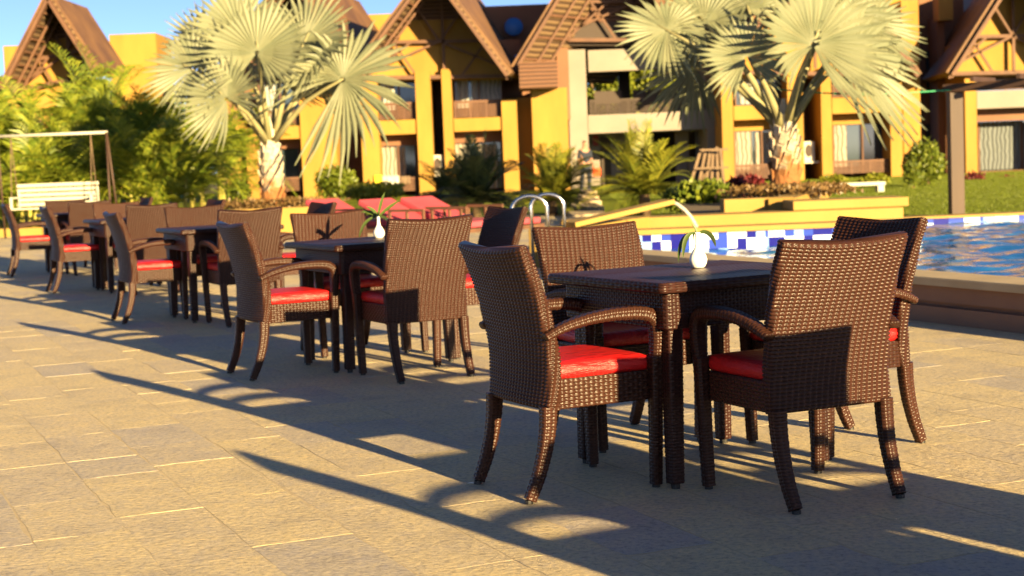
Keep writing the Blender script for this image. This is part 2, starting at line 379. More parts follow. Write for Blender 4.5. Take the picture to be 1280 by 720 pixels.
def make_table():
    t = empty('wicker_table', label='x', cat='table')
    la, lb = .42, .40
    V = [sheet(2*la-.03, 2*lb-.03,   .738, .016, .013, .0012, .0016, .0032),
         sweep([(0, 0, .703), (0, 0, .7392)], 2*lb, 2*la, .016, .030, .0105, .0013, .0018, .003, cap=True, kw=[(0, .985), (.25, 1), (.75, 1), (1, .985)], kd=[(0, .985), (.25, 1), (.75, 1), (1, .985)])]
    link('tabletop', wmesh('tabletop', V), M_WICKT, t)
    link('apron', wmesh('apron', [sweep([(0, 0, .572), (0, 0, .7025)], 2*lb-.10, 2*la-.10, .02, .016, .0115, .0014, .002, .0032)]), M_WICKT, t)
    for sx in (1, -1):
        for sy in (1, -1):
            x, y = sx*(la-.106), sy*(lb-.106)
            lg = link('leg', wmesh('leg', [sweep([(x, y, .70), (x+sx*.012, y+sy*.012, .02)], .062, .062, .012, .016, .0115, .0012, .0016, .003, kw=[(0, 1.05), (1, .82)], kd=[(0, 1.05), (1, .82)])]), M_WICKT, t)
            MB().tube([(x+sx*.012, y+sy*.012, .021), (x+sx*.012, y+sy*.012, 0)], .016, 10).build('foot_cap', M_CAP, lg)
    return t
TB = make_table()
STEP = (-1.53, 3.47); BACK = {0: (1.39, -3.02), -1: (2.84, -6.47)}
CHAIRPOS = {('A', 1): (-.065, 5.597, 26.0), ('D', 1): (1.086, 5.181, 114.7), ('B', 1): (.324, 6.856, -63.7), ('C', 1): (1.50, 6.427, 209.1),
            ('A', 2): (-1.585, 9.101, 27.4), ('D', 2): (-.429, 8.632, 117.3), ('A', 3): (-3.20, 12.835, 25.6), ('A', 4): (-4.807, 16.526, 25.0)}
TABPOS = {1: (.694, 5.991, 28.2), 2: (-.815, 9.53, 29.1), 3: (-2.358, 12.927, 26.6)}
ORD = {1: 'nearest', 2: 'second', 3: 'third', 4: 'fourth', 5: 'farthest'}
def where(k): return {1: 'the nearest table', 2: 'the second table', 3: 'the third table', 4: 'the fourth table', 5: 'the farthest table'}[k]
ROLE = {'A': 'brown wicker armchair with red cushion on the terrace side of %s',
        'D': 'brown wicker armchair, its broad back to the camera, at %s',
        'B': 'brown wicker armchair facing the camera across %s',
        'C': 'brown wicker armchair on the pool side of %s'}
first_c = first_t = True
for k in (1, 2, 3, 4, 5, 0, -1):
    base = TABPOS.get(k) or ((TABPOS[3][0]+(k-3)*-1.535, TABPOS[3][1]+(k-3)*3.53, 27) if k > 3 else (TABPOS[1][0]+BACK[k][0], TABPOS[1][1]+BACK[k][1], 28))
    lab = 'dark wicker table, ' + {1: 'the nearest of the row, four armchairs around it', 2: 'second of the row, a vase with upright leaves on it', 3: 'third of the row, bare topped', 4: 'fourth of the row, far back on the left', 5: 'farthest of the row, near the white swing'}[k] if k >= 1 else 'square wicker table outside the picture whose shadow falls on the paving'
    gr = 'wicker tables in a row on the terrace' if k >= 1 else 'tables outside the picture'
    if first_t: TB.location = (base[0], base[1], 0); TB.rotation_euler = (0, 0, R(base[2])); TB['label'] = lab; TB['group'] = gr; first_t = False
    else: copy_tree(TB, (base[0], base[1], 0), R(base[2]), lab, gr)
    for r_ in 'ADBC':
        if (r_, k) in CHAIRPOS: x, y, a = CHAIRPOS[r_, k]
        else:
            x1, y1, a = CHAIRPOS[r_, 1]; x, y = x1-TABPOS[1][0]+base[0], y1-TABPOS[1][1]+base[1]
            a += random.uniform(-3, 3)
        lab = ROLE[r_] % where(k) if k >= 1 else 'wicker armchair outside the picture whose shadow falls on the paving'
        gr = 'wicker armchairs around the tables' if k >= 1 else 'armchairs outside the picture'
        if first_c: CH.location = (x, y, 0); CH.rotation_euler = (0, 0, R(a)); CH['label'] = lab; CH['group'] = gr; first_c = False
        else: copy_tree(CH, (x, y, 0), R(a), lab, gr)

# ------------------------------------------------------------------ vases
def blade(mb, p0, dirv, L, w, droop, n=7, twist=0, roll=.9):
    """lance-shaped folded leaf that arches over"""
    p = Vector(p0); d = Vector(dirv).normalized(); pts = []
    for i in range(n+1):
        pts.append((p.copy(), d.copy())); d = (d+Vector((0, 0, -droop/n))).normalized(); p += d*(L/n)
    k = len(mb.v)
    for i, (p, d) in enumerate(pts):
        f = i/n; ww = w*(math.sin(math.pi*min(1, f*.93+.07))**.8)*.5
        sdv = d.cross(Vector((0, 0, 1)))
        if sdv.length < .05: sdv = Vector((math.cos(twist), math.sin(twist), 0))
        sdv.normalize(); nv = sdv.cross(d); sdv = sdv*math.cos(roll)+nv*math.sin(roll); nv = sdv.cross(d)
        mb.v += [tuple(p-sdv*ww+nv*ww*.35), tuple(p), tuple(p+sdv*ww+nv*ww*.35)]
    for i in range(n):
        a = k+i*3; mb.f += [(a, a+1, a+4, a+3), (a+1, a+2, a+5, a+4)]
def vase(loc, label, leaves):
    t = empty('bud_vase', loc, 0, label, 'vase', 'bud vases on the tables')
    prof = [(.0, .001), (.022, 0), (.026, .004), (.033, .018), (.035, .032), (.031, .047), (.022, .062), (.013, .077), (.0095, .092), (.009, .118), (.011, .134), (.012, .137), (.009, .136), (.007, .12)]
    MB().lathe(prof, 28).build('vase_body', M_CER, t, True)
    for az, el, L, w, dr in leaves:
        m = MB(); blade(m, (0, 0, .128), (math.cos(R(az))*math.cos(R(el)), math.sin(R(az))*math.cos(R(el)), math.sin(R(el))), L, w, dr, 8, R(az)); m.build('leaf', M_VLEAF, t, True)
p = gz(873, 334.5, .741)
vase(tuple(p), 'small white bud vase with drooping dark leaves on the nearest table', [(183, 50, .155, .018, 4.6), (200, 62, .135, .018, 5.2), (-8, 52, .105, .024, 3.4), (100, 60, .08, .02, 3.4), (170, 75, .05, .010, 1.0)])
p = gz(474, 297.5, .741)
vase(tuple(p), 'small white bud vase with upright spiky leaves on the second table', [(20, 74, .16, .030, .25), (8, 40, .175, .026, .2), (165, 42, .12, .028, .9), (-20, 10, .12, .036, 1.8), (188, 15, .19, .022, 2.4), (-80, 50, .10, .03, 1.8), (200, 60, .10, .028, .8)])
p = gz(165, 262.5, .741)
if False: pass

# ------------------------------------------------------------------ terrace paving (slabs laid in strips along the table row)
PU = R(113.5); eu = np.array([math.cos(PU), math.sin(PU)]); en = np.array([math.cos(PU-math.pi/2), math.sin(PU-math.pi/2)])
def un(u, n): q = eu*u+en*n; return float(q[0]), float(q[1])
def paving_mat():
    nt = NT('sandstone_paving'); co = objco(nt)
    a = nt.add('ShaderNodeAttribute', attribute_name='slab'); a2 = nt.add('ShaderNodeAttribute', attribute_name='slab_b')
    base = ramp(nt, [(0, (.47, .42, .345)), (.15, (.56, .475, .32)), (.45, (.60, .505, .315)), (.65, (.61, .51, .305)), (.88, (.57, .485, .33)), (1, (.49, .435, .35))], a.outputs['Fac'])
    n1 = noise(nt, co, 3.5, 6, .65); n2 = noise(nt, co, 46, 8, .75)
    cl = ramp(nt, [(.30, (.78, .77, .80)), (.5, (1, .98, .95)), (.72, (1.10, 1.05, .90))], n1)
    mx = nt.add('ShaderNodeMix', data_type='RGBA', blend_type='MULTIPLY'); mx.inputs[0].default_value = .85; nt.l(base, mx.inputs[6]); nt.l(cl, mx.inputs[7])
    cl2 = ramp(nt, [(.36, (.52, .50, .53)), (.5, (1, 1, 1)), (.64, (1.28, 1.2, 1.0))], n2)
    mx2 = nt.add('ShaderNodeMix', data_type='RGBA', blend_type='MULTIPLY'); mx2.inputs[0].default_value = .8; nt.l(mx.outputs[2], mx2.inputs[6]); nt.l(cl2, mx2.inputs[7])
    n4 = noise(nt, objco(nt, (1.6, .8, 1)), 11, 8, .72); mk = nt.add('ShaderNodeMapRange'); mk.inputs[1].default_value = .46; mk.inputs[2].default_value = .66; nt.l(n4, mk.inputs[0]); m3 = nt.add('ShaderNodeMix', data_type='RGBA'); nt.l(mk.outputs[0], m3.inputs[0]); nt.l(mx2.outputs[2], m3.inputs[6]); sc2 = nt.add('ShaderNodeMix', data_type='RGBA', blend_type='MULTIPLY'); sc2.inputs[0].default_value = 1; nt.l(mx2.outputs[2], sc2.inputs[6]); sc2.inputs[7].default_value = (.90, .93, 1.08, 1); nt.l(sc2.outputs[2], m3.inputs[7])
    nt.l(m3.outputs[2], nt.b.inputs['Base Color']); nt.set(Roughness=.62); nt.b.inputs['Specular IOR Level'].default_value = .35
    n3 = noise(nt, objco(nt, (1, 1.5, 1)), 30, 10, .72)
    ad = nt.add('ShaderNodeMath', operation='MULTIPLY_ADD'); nt.l(n1, ad.inputs[0]); ad.inputs[1].default_value = 1.2; nt.l(n3, ad.inputs[2])
    bump(nt, ad.outputs[0], 1.0, .0095); return nt.m
M_PAVE = paving_mat()
def pool_side(u, n): return n > 6.62 and u < 14.6
def build_paving():
    V = []; F = []; A1 = []; k = 0
    n0 = -5.2; rng = random.Random(5)
    while n0 < 13:
        wn_ = rng.choice([.30, .30, .31, .305, .335, .26]); n1 = n0+wn_; u = -3.2+rng.uniform(0, .5)
        if n1 > 6.62 > n0 or n0 == 6.62: n1 = 6.62 if n0 < 6.6 else n1
        ustart = -3.2 if n1 <= 6.63 else 14.7
        u = ustart+rng.uniform(-.3, .1)
        while u < 34:
            L = rng.choice([.42, .5, .56, .62, .62, .7, .8, .95]); u1 = u+L
            us = max(u, ustart)
            gq = .0020
            h = rng.gauss(0, .0003); tx, ty = rng.gauss(0, .0008), rng.gauss(0, .0008)
            cs = [(us+gq, n0+gq), (us+gq, n1-gq), (u1-gq, n1-gq), (u1-gq, n0+gq)]
            cs = [(a+rng.gauss(0, .003), b+rng.gauss(0, .003)) for a, b in cs]
            # edges split so that they read as hand-cut
            ring = []
            for i in range(4):
                a, b = cs[i], cs[(i+1) % 4]; ns = 7
                for q in range(ns):
                    f = q/ns; e = (rng.gauss(0, .0022) if rng.random() < .9 else -abs(rng.gauss(.006, .004))) if q else 0
                    dx, dy = b[0]-a[0], b[1]-a[1]; ll = math.hypot(dx, dy)+1e-6
                    ring.append((a[0]+dx*f-dy/ll*e, a[1]+dy*f+dx/ll*e))
            cu, cn = (us+u1)/2, (n0+n1)/2; m = len(ring); ins = .005
            def z(a, b): return h+(a-cu)*tx+(b-cn)*ty
            for lvl in (0, 1, 2):
                for a, b in ring:
                    if lvl == 0: q = un(a, b); V.append((q[0], q[1], -.03))
                    else:
                        d = ins if lvl == 2 else 0
                        aa = a+math.copysign(min(d, abs(cu-a)), cu-a) ; bb = b+math.copysign(min(d, abs(cn-b)), cn-b)
                        q = un(aa, bb); V.append((q[0], q[1], z(aa, bb)-(.0005 if lvl == 1 else 0)))
            for lvl in (0, 1):
                for i in range(m):
                    j = (i+1) % m; F.append((k+lvl*m+j, k+lvl*m+i, k+(lvl+1)*m+i, k+(lvl+1)*m+j))
            F.append(tuple(k+2*m+i for i in range(m-1, -1, -1)))
            c = rng.random(); A1 += [c]*(3*m); k += 3*m; u = u1
        n0 = n1
    me = bpy.data.meshes.new('terrace_paving'); me.from_pydata(V, [], F); me.update()
    a = me.attributes.new('slab', 'FLOAT', 'POINT'); a.data.foreach_set('value', A1)
    bm = bmesh.new(); bm.from_mesh(me); bmesh.ops.recalc_face_normals(bm, faces=bm.faces); bm.to_mesh(me); bm.free()
    return link('terrace_paving', me, M_PAVE)
tag(build_paving(), kind='structure')
M_MORT = plain('mortar', (.60, .48, .29), (.44, .35, .22), 9, .9, .4, 60)
mb = MB(); mb.poly([(*un(-3.5, -6), -.0012), (*un(-3.5, 6.75), -.0012), (*un(14.4, 6.75), -.0012), (*un(14.4, 14), -.0012), (*un(34.5, 14), -.0012), (*un(34.5, -6), -.0012)][::-1])
o = mb.build('terrace_bed', M_MORT)
o.data.flip_normals() if o.data.polygons[0].normal.z < 0 else None
tag(o, kind='structure')
mb = MB(); mb.poly([(-900, -300, -.40), (900, -300, -.40), (900, 1500, -.40), (-900, 1500, -.40)])
tag(mb.build('ground', M_SOIL), kind='structure')
def lawn_mat():
    nt = NT('lawn_grass'); co = objco(nt); nt.set(Roughness=.9); nt.b.inputs['Specular IOR Level'].default_value = .1
    n1 = noise(nt, co, .35, 5, .6); n2 = noise(nt, co, 14, 5, .7)
    ad = nt.add('ShaderNodeMath', operation='MULTIPLY_ADD'); nt.l(n2, ad.inputs[0]); ad.inputs[1].default_value = .5; nt.l(n1, ad.inputs[2])
    nt.l(ramp(nt, [(.5, (.07, .10, .008)), (.8, (.15, .19, .015)), (1, (.20, .22, .022))], ad.outputs[0]), nt.b.inputs['Base Color'])
    bump(nt, n2, 1, .06); return nt.m
M_LAWN = lawn_mat()
mb = MB(); mb.poly([(-60, 33.0, -.02), (1.2, 33.0, -.02), (1.2, 18.6, -.02), (4.9, 18.6, -.02), (4.9, 21.75, -.02), (60, 21.75, -.02), (60, 90, -.02), (-60, 90, -.02)][::-1])
o = mb.build('lawn', M_LAWN); o.data.flip_normals() if o.data.polygons[0].normal.z < 0 else None
tag(o, kind='structure')

def grass(n):
    x = RNG.uniform(2.0, 30, n*3); y = RNG.uniform(21.9, 62, n*3); ok = (x < .36*y+1.5) & (x > .03*y+1.6) & ((x > 5.0) | (y > 26)); x, y = x[ok][:n], y[ok][:n]; n = len(x)
    a = RNG.uniform(0, 6.283, n); h = RNG.uniform(.010, .024, n); w = RNG.uniform(.005, .010, n); lx, ly = RNG.normal(0, .014, n), RNG.normal(0, .014, n)
    V = np.stack([np.stack([x-np.cos(a)*w, y-np.sin(a)*w, np.full(n, -.022)], 1), np.stack([x+np.cos(a)*w, y+np.sin(a)*w, np.full(n, -.022)], 1), np.stack([x+lx, y+ly, h-.02], 1)], 1).reshape(-1, 3)
    return tag(link('grass', npmesh('grass', V, np.arange(3*n).reshape(-1, 3), False), leafmat('grass_blade', (.09, .135, .010), (.19, .225, .016), trans=.32)), 'short sunlit green grass of the lawn beyond the pool', 'grass', None, 'stuff')
grass(300000)

q = gz(590, 603, .004); m = MB(); m.poly([(-.016, -.004, .003), (.015, -.006, .001), (.017, .005, .004), (-.012, .006, .0015)]); o = m.build('paper_scrap', M_CER); o.location = (q[0], q[1], .001); sd_ = o.modifiers.new('solid', 'SOLIDIFY'); sd_.thickness = .0015; tag(o, 'tiny scrap of white paper lying on the paving before the chairs', 'paper scrap')

# ------------------------------------------------------------------ pool
def water_mat():
    nt = NT('pool_water'); nt.set(Roughness=.03, IOR=1.33)
    nt.b.inputs['Base Color'].default_value = (.004, .045, .16, 1)
    co = objco(nt, (1.0, 1.0, 1)); n1 = noise(nt, co, 2.2, 4, .55); n2 = noise(nt, co, 7, 3, .5)
    ad = nt.add('ShaderNodeMath', operation='MULTIPLY_ADD'); nt.l(n2, ad.inputs[0]); ad.inputs[1].default_value = .35; nt.l(n1, ad.inputs[2])
    nt.l(ramp(nt, [(.42, (.004, .06, .22)), (.7, (.008, .13, .42)), (.95, (.06, .36, .62))], ad.outputs[0]), nt.b.inputs['Base Color'])
    bump(nt, n2, .4, .02); return nt.m
ZW = .10
nw = [un(-3.4, 6.98), un(13.35, 6.98)]
far0, far1, far1b, far2 = (1.15, 17.75), (4.56, 17.62), (4.72, 21.3), (22, 22.0)
def water():
    st = .055; U = np.arange(-3.4, 22, st); N = np.arange(6.98, 26, st); uu, nn = np.meshgrid(U, N, indexing='ij')
    x = eu[0]*uu+en[0]*nn; y = eu[1]*uu+en[1]*nn; z = np.zeros_like(x)
    for q in range(34):
        lam = RNG.uniform(.20, 1.1); a = RNG.uniform(0, 6.283); k = 6.283/lam; amp = .0034*lam**.9
        z += amp*np.sin(k*(x*math.cos(a)+y*math.sin(a))+RNG.uniform(0, 6.283)+.8*np.sin(x*.7+q)+.8*np.sin(y*.6+2*q))
    V = np.stack([x, y, ZW+z], -1).reshape(-1, 3); a, b = uu.shape
    i, j = np.meshgrid(np.arange(a-1), np.arange(b-1), indexing='ij'); F = np.stack([i*b+j, i*b+j+1, (i+1)*b+j+1, (i+1)*b+j], -1).reshape(-1, 4)
    c = V[F].mean(1); keep = c[:, 0] < 21
    for p, q_ in (((nw[1][0], nw[1][1]), (far0[0]-.1, far0[1]+.15)), ((far0[0]-.1, far0[1]+.15), (far1[0], far1[1]+.15)), ((far1b[0], far1b[1]+.15), (far2[0], far2[1]+.15))):
        ins_ = ((q_[0]-p[0])*(c[:, 1]-p[1])-(q_[1]-p[1])*(c[:, 0]-p[0])) < .10
        keep &= ins_ | (c[:, 0] > 4.6) if q_[0] < 6 else ins_
    keep &= ~((c[:, 1] > 17.8) & (c[:, 0] < 4.6))
    F = F[keep]; used = np.unique(F); mp = np.zeros(len(V), np.int64); mp[used] = np.arange(len(used))
    me = npmesh('pool_water', V[used], mp[F], True)
    if me.polygons[0].normal.z < 0: me.flip_normals()
    return tag(link('pool_water', me, water_mat()), kind='structure')
water()
# near raised wall, section swept along the row direction
def prism_un(mb, prof, u0, u1):
    """profile of (n, z) points extruded along u"""
    k = len(mb.v); m = len(prof)
    for u in (u0, u1):
        for n, z in prof: mb.v.append((*un(u, n), z))
    for i in range(m): j = (i+1) % m; mb.f.append((k+i, k+j, k+m+j, k+m+i))
    mb.f += [tuple(k+i for i in range(m-1, -1, -1)), tuple(k+m+i for i in range(m))]
wall = empty('pool_wall', (0, 0, 0), 0, 'low brown pool wall with a sunlit stone coping behind the chairs', 'wall')
mb = MB(); prism_un(mb, [(6.70, -.05), (7.02, -.05), (7.02, .248), (6.72, .248), (6.72, .140), (6.755, .136), (6.755, .112), (6.70, .108)], -3.3, 13.6)
mb.build('wall_body', M_WALLB, wall)
mb = MB(); prism_un(mb, [(6.675, .25), (7.05, .25), (7.05, .298), (7.043, .303), (6.682, .303), (6.675, .296)], -3.3, 13.65)
mb.build('coping', M_COPE, wall)
def tile_mat():
    nt = NT('blue_mosaic_tiles'); nt.set(Roughness=.15); co = objco(nt, (9.5, 9.5, 9.5))
    fl = nt.add('ShaderNodeVectorMath', operation='FLOOR'); nt.l(co, fl.inputs[0]); wnz = nt.add('ShaderNodeTexWhiteNoise', noise_dimensions='3D'); nt.l(fl.outputs[0], wnz.inputs['Vector'])
    nt.l(ramp(nt, [(0, (.012, .012, .20)), (.32, (.03, .06, .40)), (.52, (.20, .34, .62)), (.66, (.62, .74, .82)), (.82, (.72, .78, .80))], wnz.outputs['Value'], 'CONSTANT'), nt.b.inputs['Base Color'])
    return nt.m
M_TILE = tile_mat()
pf = empty('pool_far_wall', (0, 0, 0), 0, 'far pool edge with blue and white mosaic tiles under a yellow coping', 'wall')
def seg_wall(mb, a, b, th, z0, z1, back=True):
    a, b = Vector((a[0], a[1], 0)), Vector((b[0], b[1], 0)); t = (b-a).normalized(); n = Vector((-t.y, t.x, 0))*th
    k = len(mb.v)
    for z in (z0, z1):
        for q in (a, b, b+n, a+n): mb.v.append((q.x, q.y, z))
    mb.f += [(k+3, k+2, k+1, k), (k+4, k+5, k+6, k+7)]+[(k+i, k+(i+1) % 4, k+4+(i+1) % 4, k+4+i) for i in range(4)]
mb = MB(); seg_wall(mb, far0, far1, .3, -.3, .285); seg_wall(mb, (far1[0], far1[1]+.305), far1b, .3, -.3, .285); seg_wall(mb, (far1b[0]+.003, far1b[1]+.002), far2, .3, -.3, .165); seg_wall(mb, nw[1], far0, .3, -.3, .285)
mb.build('tile_band', M_TILE, pf)
mb = MB(); o_ = Vector((0, -.04))
seg_wall(mb, (far0[0]-.0, far0[1]-.04), (far1[0], far1[1]-.04), .42, .29, .345); seg_wall(mb, (nw[1][0]+.05, nw[1][1]), (far0[0]+.04, far0[1]-.05), .42, .29, .347); seg_wall(mb, (far1b[0]+.02, far1b[1]-.04), (far2[0], far2[1]-.04), .42, .17, .200)
mb.build('coping', M_YEL2, pf)
# stepped yellow planter behind the pool
pl = empty('stepped_planter', (0, 0, 0), 0, 'stepped yellow masonry planter between the pool and the right palm', 'planter')
def X(u, Y): return at(u, 250, Y)[0]
mb = MB(); mb.box((X(700, 19.6), 19.3, -.05), (X(1129, 19.3), 19.9, at(1056, 262, 19.3)[2])); mb.build('lower_step', M_YEL2, pl, bevel=.01)
mb = MB(); mb.box((X(985, 19.9), 19.55, at(1056, 262, 19.3)[2]+.002), (X(1127, 19.9), 20.3, at(1056, 249, 19.6)[2])); mb.build('upper_step', M_YEL2, pl, bevel=.01)
mb = MB(); mb.box((X(901, 20.8), 20.5, .10), (X(987, 20.8), 20.9, at(944, 248, 20.5)[2])); mb.build('upper_step', M_YEL2, pl, bevel=.01)
mb = MB(); a = Vector((X(995, 20.3), 20.33, 0)); b = Vector((X(1053, 23.6), 24.6, 0)); seg_wall(mb, a, b, .35, .05, at(1056, 240, 22)[2]); mb.build('side_kerb', M_YEL2, pl, bevel=.01)
mb = MB(); mb.poly([(X(850, 20.9), 20.0, .36), (X(985, 20.9), 20.0, .36), (X(1050, 24.3), 25.5, .46), (X(850, 24.3), 25.5, .46)]); mb.build('planting_soil', M_SOIL, pl)
# left-hand side wall in the sun, running back from the pool corner
lw = empty('pool_side_wall', (0, 0, 0), 0, 'pale yellow side wall that climbs away from the pool corner', 'wall')
mb = MB(); a0 = at(690, 292, 17.2); a1 = at(812, 265, 19.2)
seg_wall(mb, (a0[0], a0[1]), (a1[0], a1[1]), .3, -.05, .43); mb.build('wall_body', M_YEL2, lw, bevel=.01)

def hoop(name, pts, r, mat, label, cat, group=None):
    m = MB(); m.tube(pts, r, 10); return tag(m.build(name, mat, None, True), label, cat, group)
def arc_path(x0, x1, y, zt, zb, n=12):
    rr = abs(x1-x0)/2; pts = [(x0, y, zb)]
    for i in range(n+1):
        a = math.pi-math.pi*i/n; pts.append(((x0+x1)/2+math.cos(a)*rr*(1 if x1 > x0 else -1), y, zt-rr*.75+math.sin(a)*rr*.75))
    return pts+[(x1, y, zb)]
q = at(640, 262, 16.6)[0]; q2 = at(684, 262, 16.6)[0]
hoop('ladder_rail', arc_path(q, q2, 16.6, .80, 0), .022, M_STEEL, 'bent steel pool ladder rail, the left one of the pair', 'rail', 'pool ladder rails')
q = at(664, 262, 17.1)[0]; q2 = at(705, 262, 17.1)[0]
hoop('ladder_rail', arc_path(q, q2, 17.1, .80, 0), .022, M_STEEL, 'bent steel pool ladder rail, the right one of the pair', 'rail', 'pool ladder rails')
m = MB(); pa, pb = Vector(at(712, 281, 17.3)), Vector(at(836, 252, 17.9)); m.beam(pa, pb, .26, .055, (0, 0, 1)); m.build('sloping_ledge', M_YEL2, lw, bevel=.008)
pts = [at(u, v, 17.85) for u, v in ((830, 252.5), (838, 251.5), (847, 255), (856, 262), (864, 271), (870, 281), (873, 290))]
m = MB(); m.tube(pts, .020, 10); m.build('water_jet', M_JET, lw, True)

# ------------------------------------------------------------------ foliage generators
def pinnate(mb, p0, az, el, L, droop, nl, ll, lw, vang=.45, seed=None, tipdroop=.5):
    """one feather frond: arching rachis with two ranks of leaflets (all one mesh)"""
    p = Vector(p0); d = Vector((math.cos(az)*math.cos(el), math.sin(az)*math.cos(el), math.sin(el))); n = 14; pts = [p.copy()]; ds = [d.copy()]
    for i in range(n):
        d = (d+Vector((0, 0, -droop/n*(.4+1.2*i/n)))).normalized(); p = p+d*(L/n); pts.append(p.copy()); ds.append(d.copy())
    mb.tube(pts[::2], [.014*(1-i/len(pts[::2]))+.004 for i in range(len(pts[::2]))], 4)
    for q in range(nl):
        f = .14+.86*q/(nl-1); x = f*n; i = min(int(x), n-1); fr = x-i
        P = pts[i].lerp(pts[i+1], fr); D = ds[i].lerp(ds[min(i+1, n)], fr).normalized()
        sdv = D.cross(Vector((0, 0, 1)));
        if sdv.length < .02: sdv = Vector((math.sin(az), -math.cos(az), 0))
        sdv.normalize(); upn = sdv.cross(D)
        l = ll*(math.sin(math.pi*(.12+.83*f))**.6)*random.uniform(.85, 1.1)
        for sg in (1, -1):
            dd = (sdv*sg*math.cos(vang)+upn*math.sin(vang)+D*(.55+.35*f)+Vector([random.gauss(0, .06) for _ in range(3)])).normalized()
            m1 = P+dd*l*.5; d2 = (dd+Vector((0, 0, -tipdroop))).normalized(); m2 = m1+d2*l*.5
            wv = D*lw*.5+upn*lw*.15
            k = len(mb.v); mb.v += [tuple(P-wv*.5), tuple(P+wv*.5), tuple(m1+wv), tuple(m1-wv), tuple(m2)]
            mb.f += [(k, k+1, k+2, k+3), (k+3, k+2, k+4)]
def areca(x, y, h, nf, label, seed, canes=5, spread=.5, fl=1.8):
    random.seed(seed); t = empty('areca_palm', (x, y, 0), 0, label, 'palm', 'feathery palms by the swing')
    m = MB(); heads = []
    for c in range(canes):
        a = random.uniform(0, 6.28); r0 = random.uniform(.05, .25)*spread*2; hh = h*random.uniform(.35, .62)
        b0 = Vector((math.cos(a)*r0, math.sin(a)*r0, -.05)); top = Vector((math.cos(a)*r0*2.6, math.sin(a)*r0*2.6, hh))
        m.tube([b0, b0.lerp(top, .5)+Vector((0, 0, .05)), top], [.05, .042, .035], 7); heads.append((top, a))
    m.build('trunk', M_CANE, t, True)
    m = MB()
    for i in range(nf):
        top, a = heads[i % len(heads)]
        el = random.uniform(.35, 1.45)
        pinnate(m, top-Vector((0, 0, random.uniform(0, .25)*h)), random.uniform(0, 6.28), el, fl*random.uniform(.75, 1.15), random.uniform(1.0, 2.1), 26, fl*.25, .045, .5)
    m.build('crown', M_ARECA, t)
    return t
def rosette(name, x, y, z, rad, hgt, nf, mat, label, cat, seed, group=None):
    random.seed(seed); t = empty(name, (x, y, z), 0, label, cat, group)
    m = MB(); m.tube([(0, 0, -.1), (0, 0, hgt*.18), (0, 0, hgt*.3)], [.11, .12, .08], 8); m.build('trunk', M_STEM, t, True)
    m = MB()
    for i in range(nf):
        el = random.uniform(.05, 1.5)
        pinnate(m, (random.gauss(0, .06), random.gauss(0, .06), hgt*.28), random.uniform(0, 6.28), el, rad*random.uniform(.8, 1.15)*(1.15 if el > .8 else 1), random.uniform(.6, 1.5), 24, rad*.27, .03, .4, tipdroop=.3)
    m.build('crown', mat, t); return t
def shrub(name, x, y, z, rx, ry, h, n, mat, label, cat, seed, group=None, leaf=.09, kind=None, box=False, trunk=True):
    random.seed(seed)
    t = empty(name, (x, y, z), 0, label, cat, group) if trunk else None
    if trunk:
        m = MB()
        for q in range(5):
            a = random.uniform(0, 6.28); m.tube([(math.cos(a)*rx*.15, math.sin(a)*ry*.15, -.05), (math.cos(a)*rx*.35, math.sin(a)*ry*.35, h*.4), (math.cos(a)*rx*.5, math.sin(a)*ry*.5, h*.75)], [.03, .022, .01], 5)
        m.build('stem', M_STEM, t)
    m = MB(); lob = [(random.uniform(0, 6.28), random.uniform(.2, 1), random.uniform(.75, 1.1)) for _ in range(14)]
    for i in range(n):
        while True:
            a = Vector((random.uniform(-1, 1), random.uniform(-1, 1), random.uniform(-1, 1)))
            if box:
                if max(abs(a.x), abs(a.y), abs(a.z)) > .55: break
            elif .4 < a.length < 1: break
        th = math.atan2(a.y, a.x); k = 1
        if not box:
            k = .82+.10*math.sin(3*th+seed)+.08*math.sin(5*a.z+seed*2+th*2)+random.gauss(0, .05)
        else: k = 1+random.gauss(0, .025)
        p = Vector((a.x*rx*k, a.y*ry*k, h/2+a.z*h/2*k))
        d = Vector([random.gauss(0, 1) for _ in range(3)]).normalized()+a.normalized()*.5+Vector((0, 0, .25)); d.normalize()
        sdv = d.cross(Vector([random.gauss(0, 1) for _ in range(3)])).normalized(); l = leaf*random.uniform(.7, 1.3)
        kk = len(m.v); m.v += [tuple(p), tuple(p+d*l*.5+sdv*l*.28), tuple(p+d*l), tuple(p+d*l*.5-sdv*l*.28)]; m.f.append((kk, kk+1, kk+2, kk+3))
    if trunk: m.build('crown', mat, t); return t
    o = m.build(name, mat); o.location = (x, y, z); return tag(o, label, cat, group, kind)
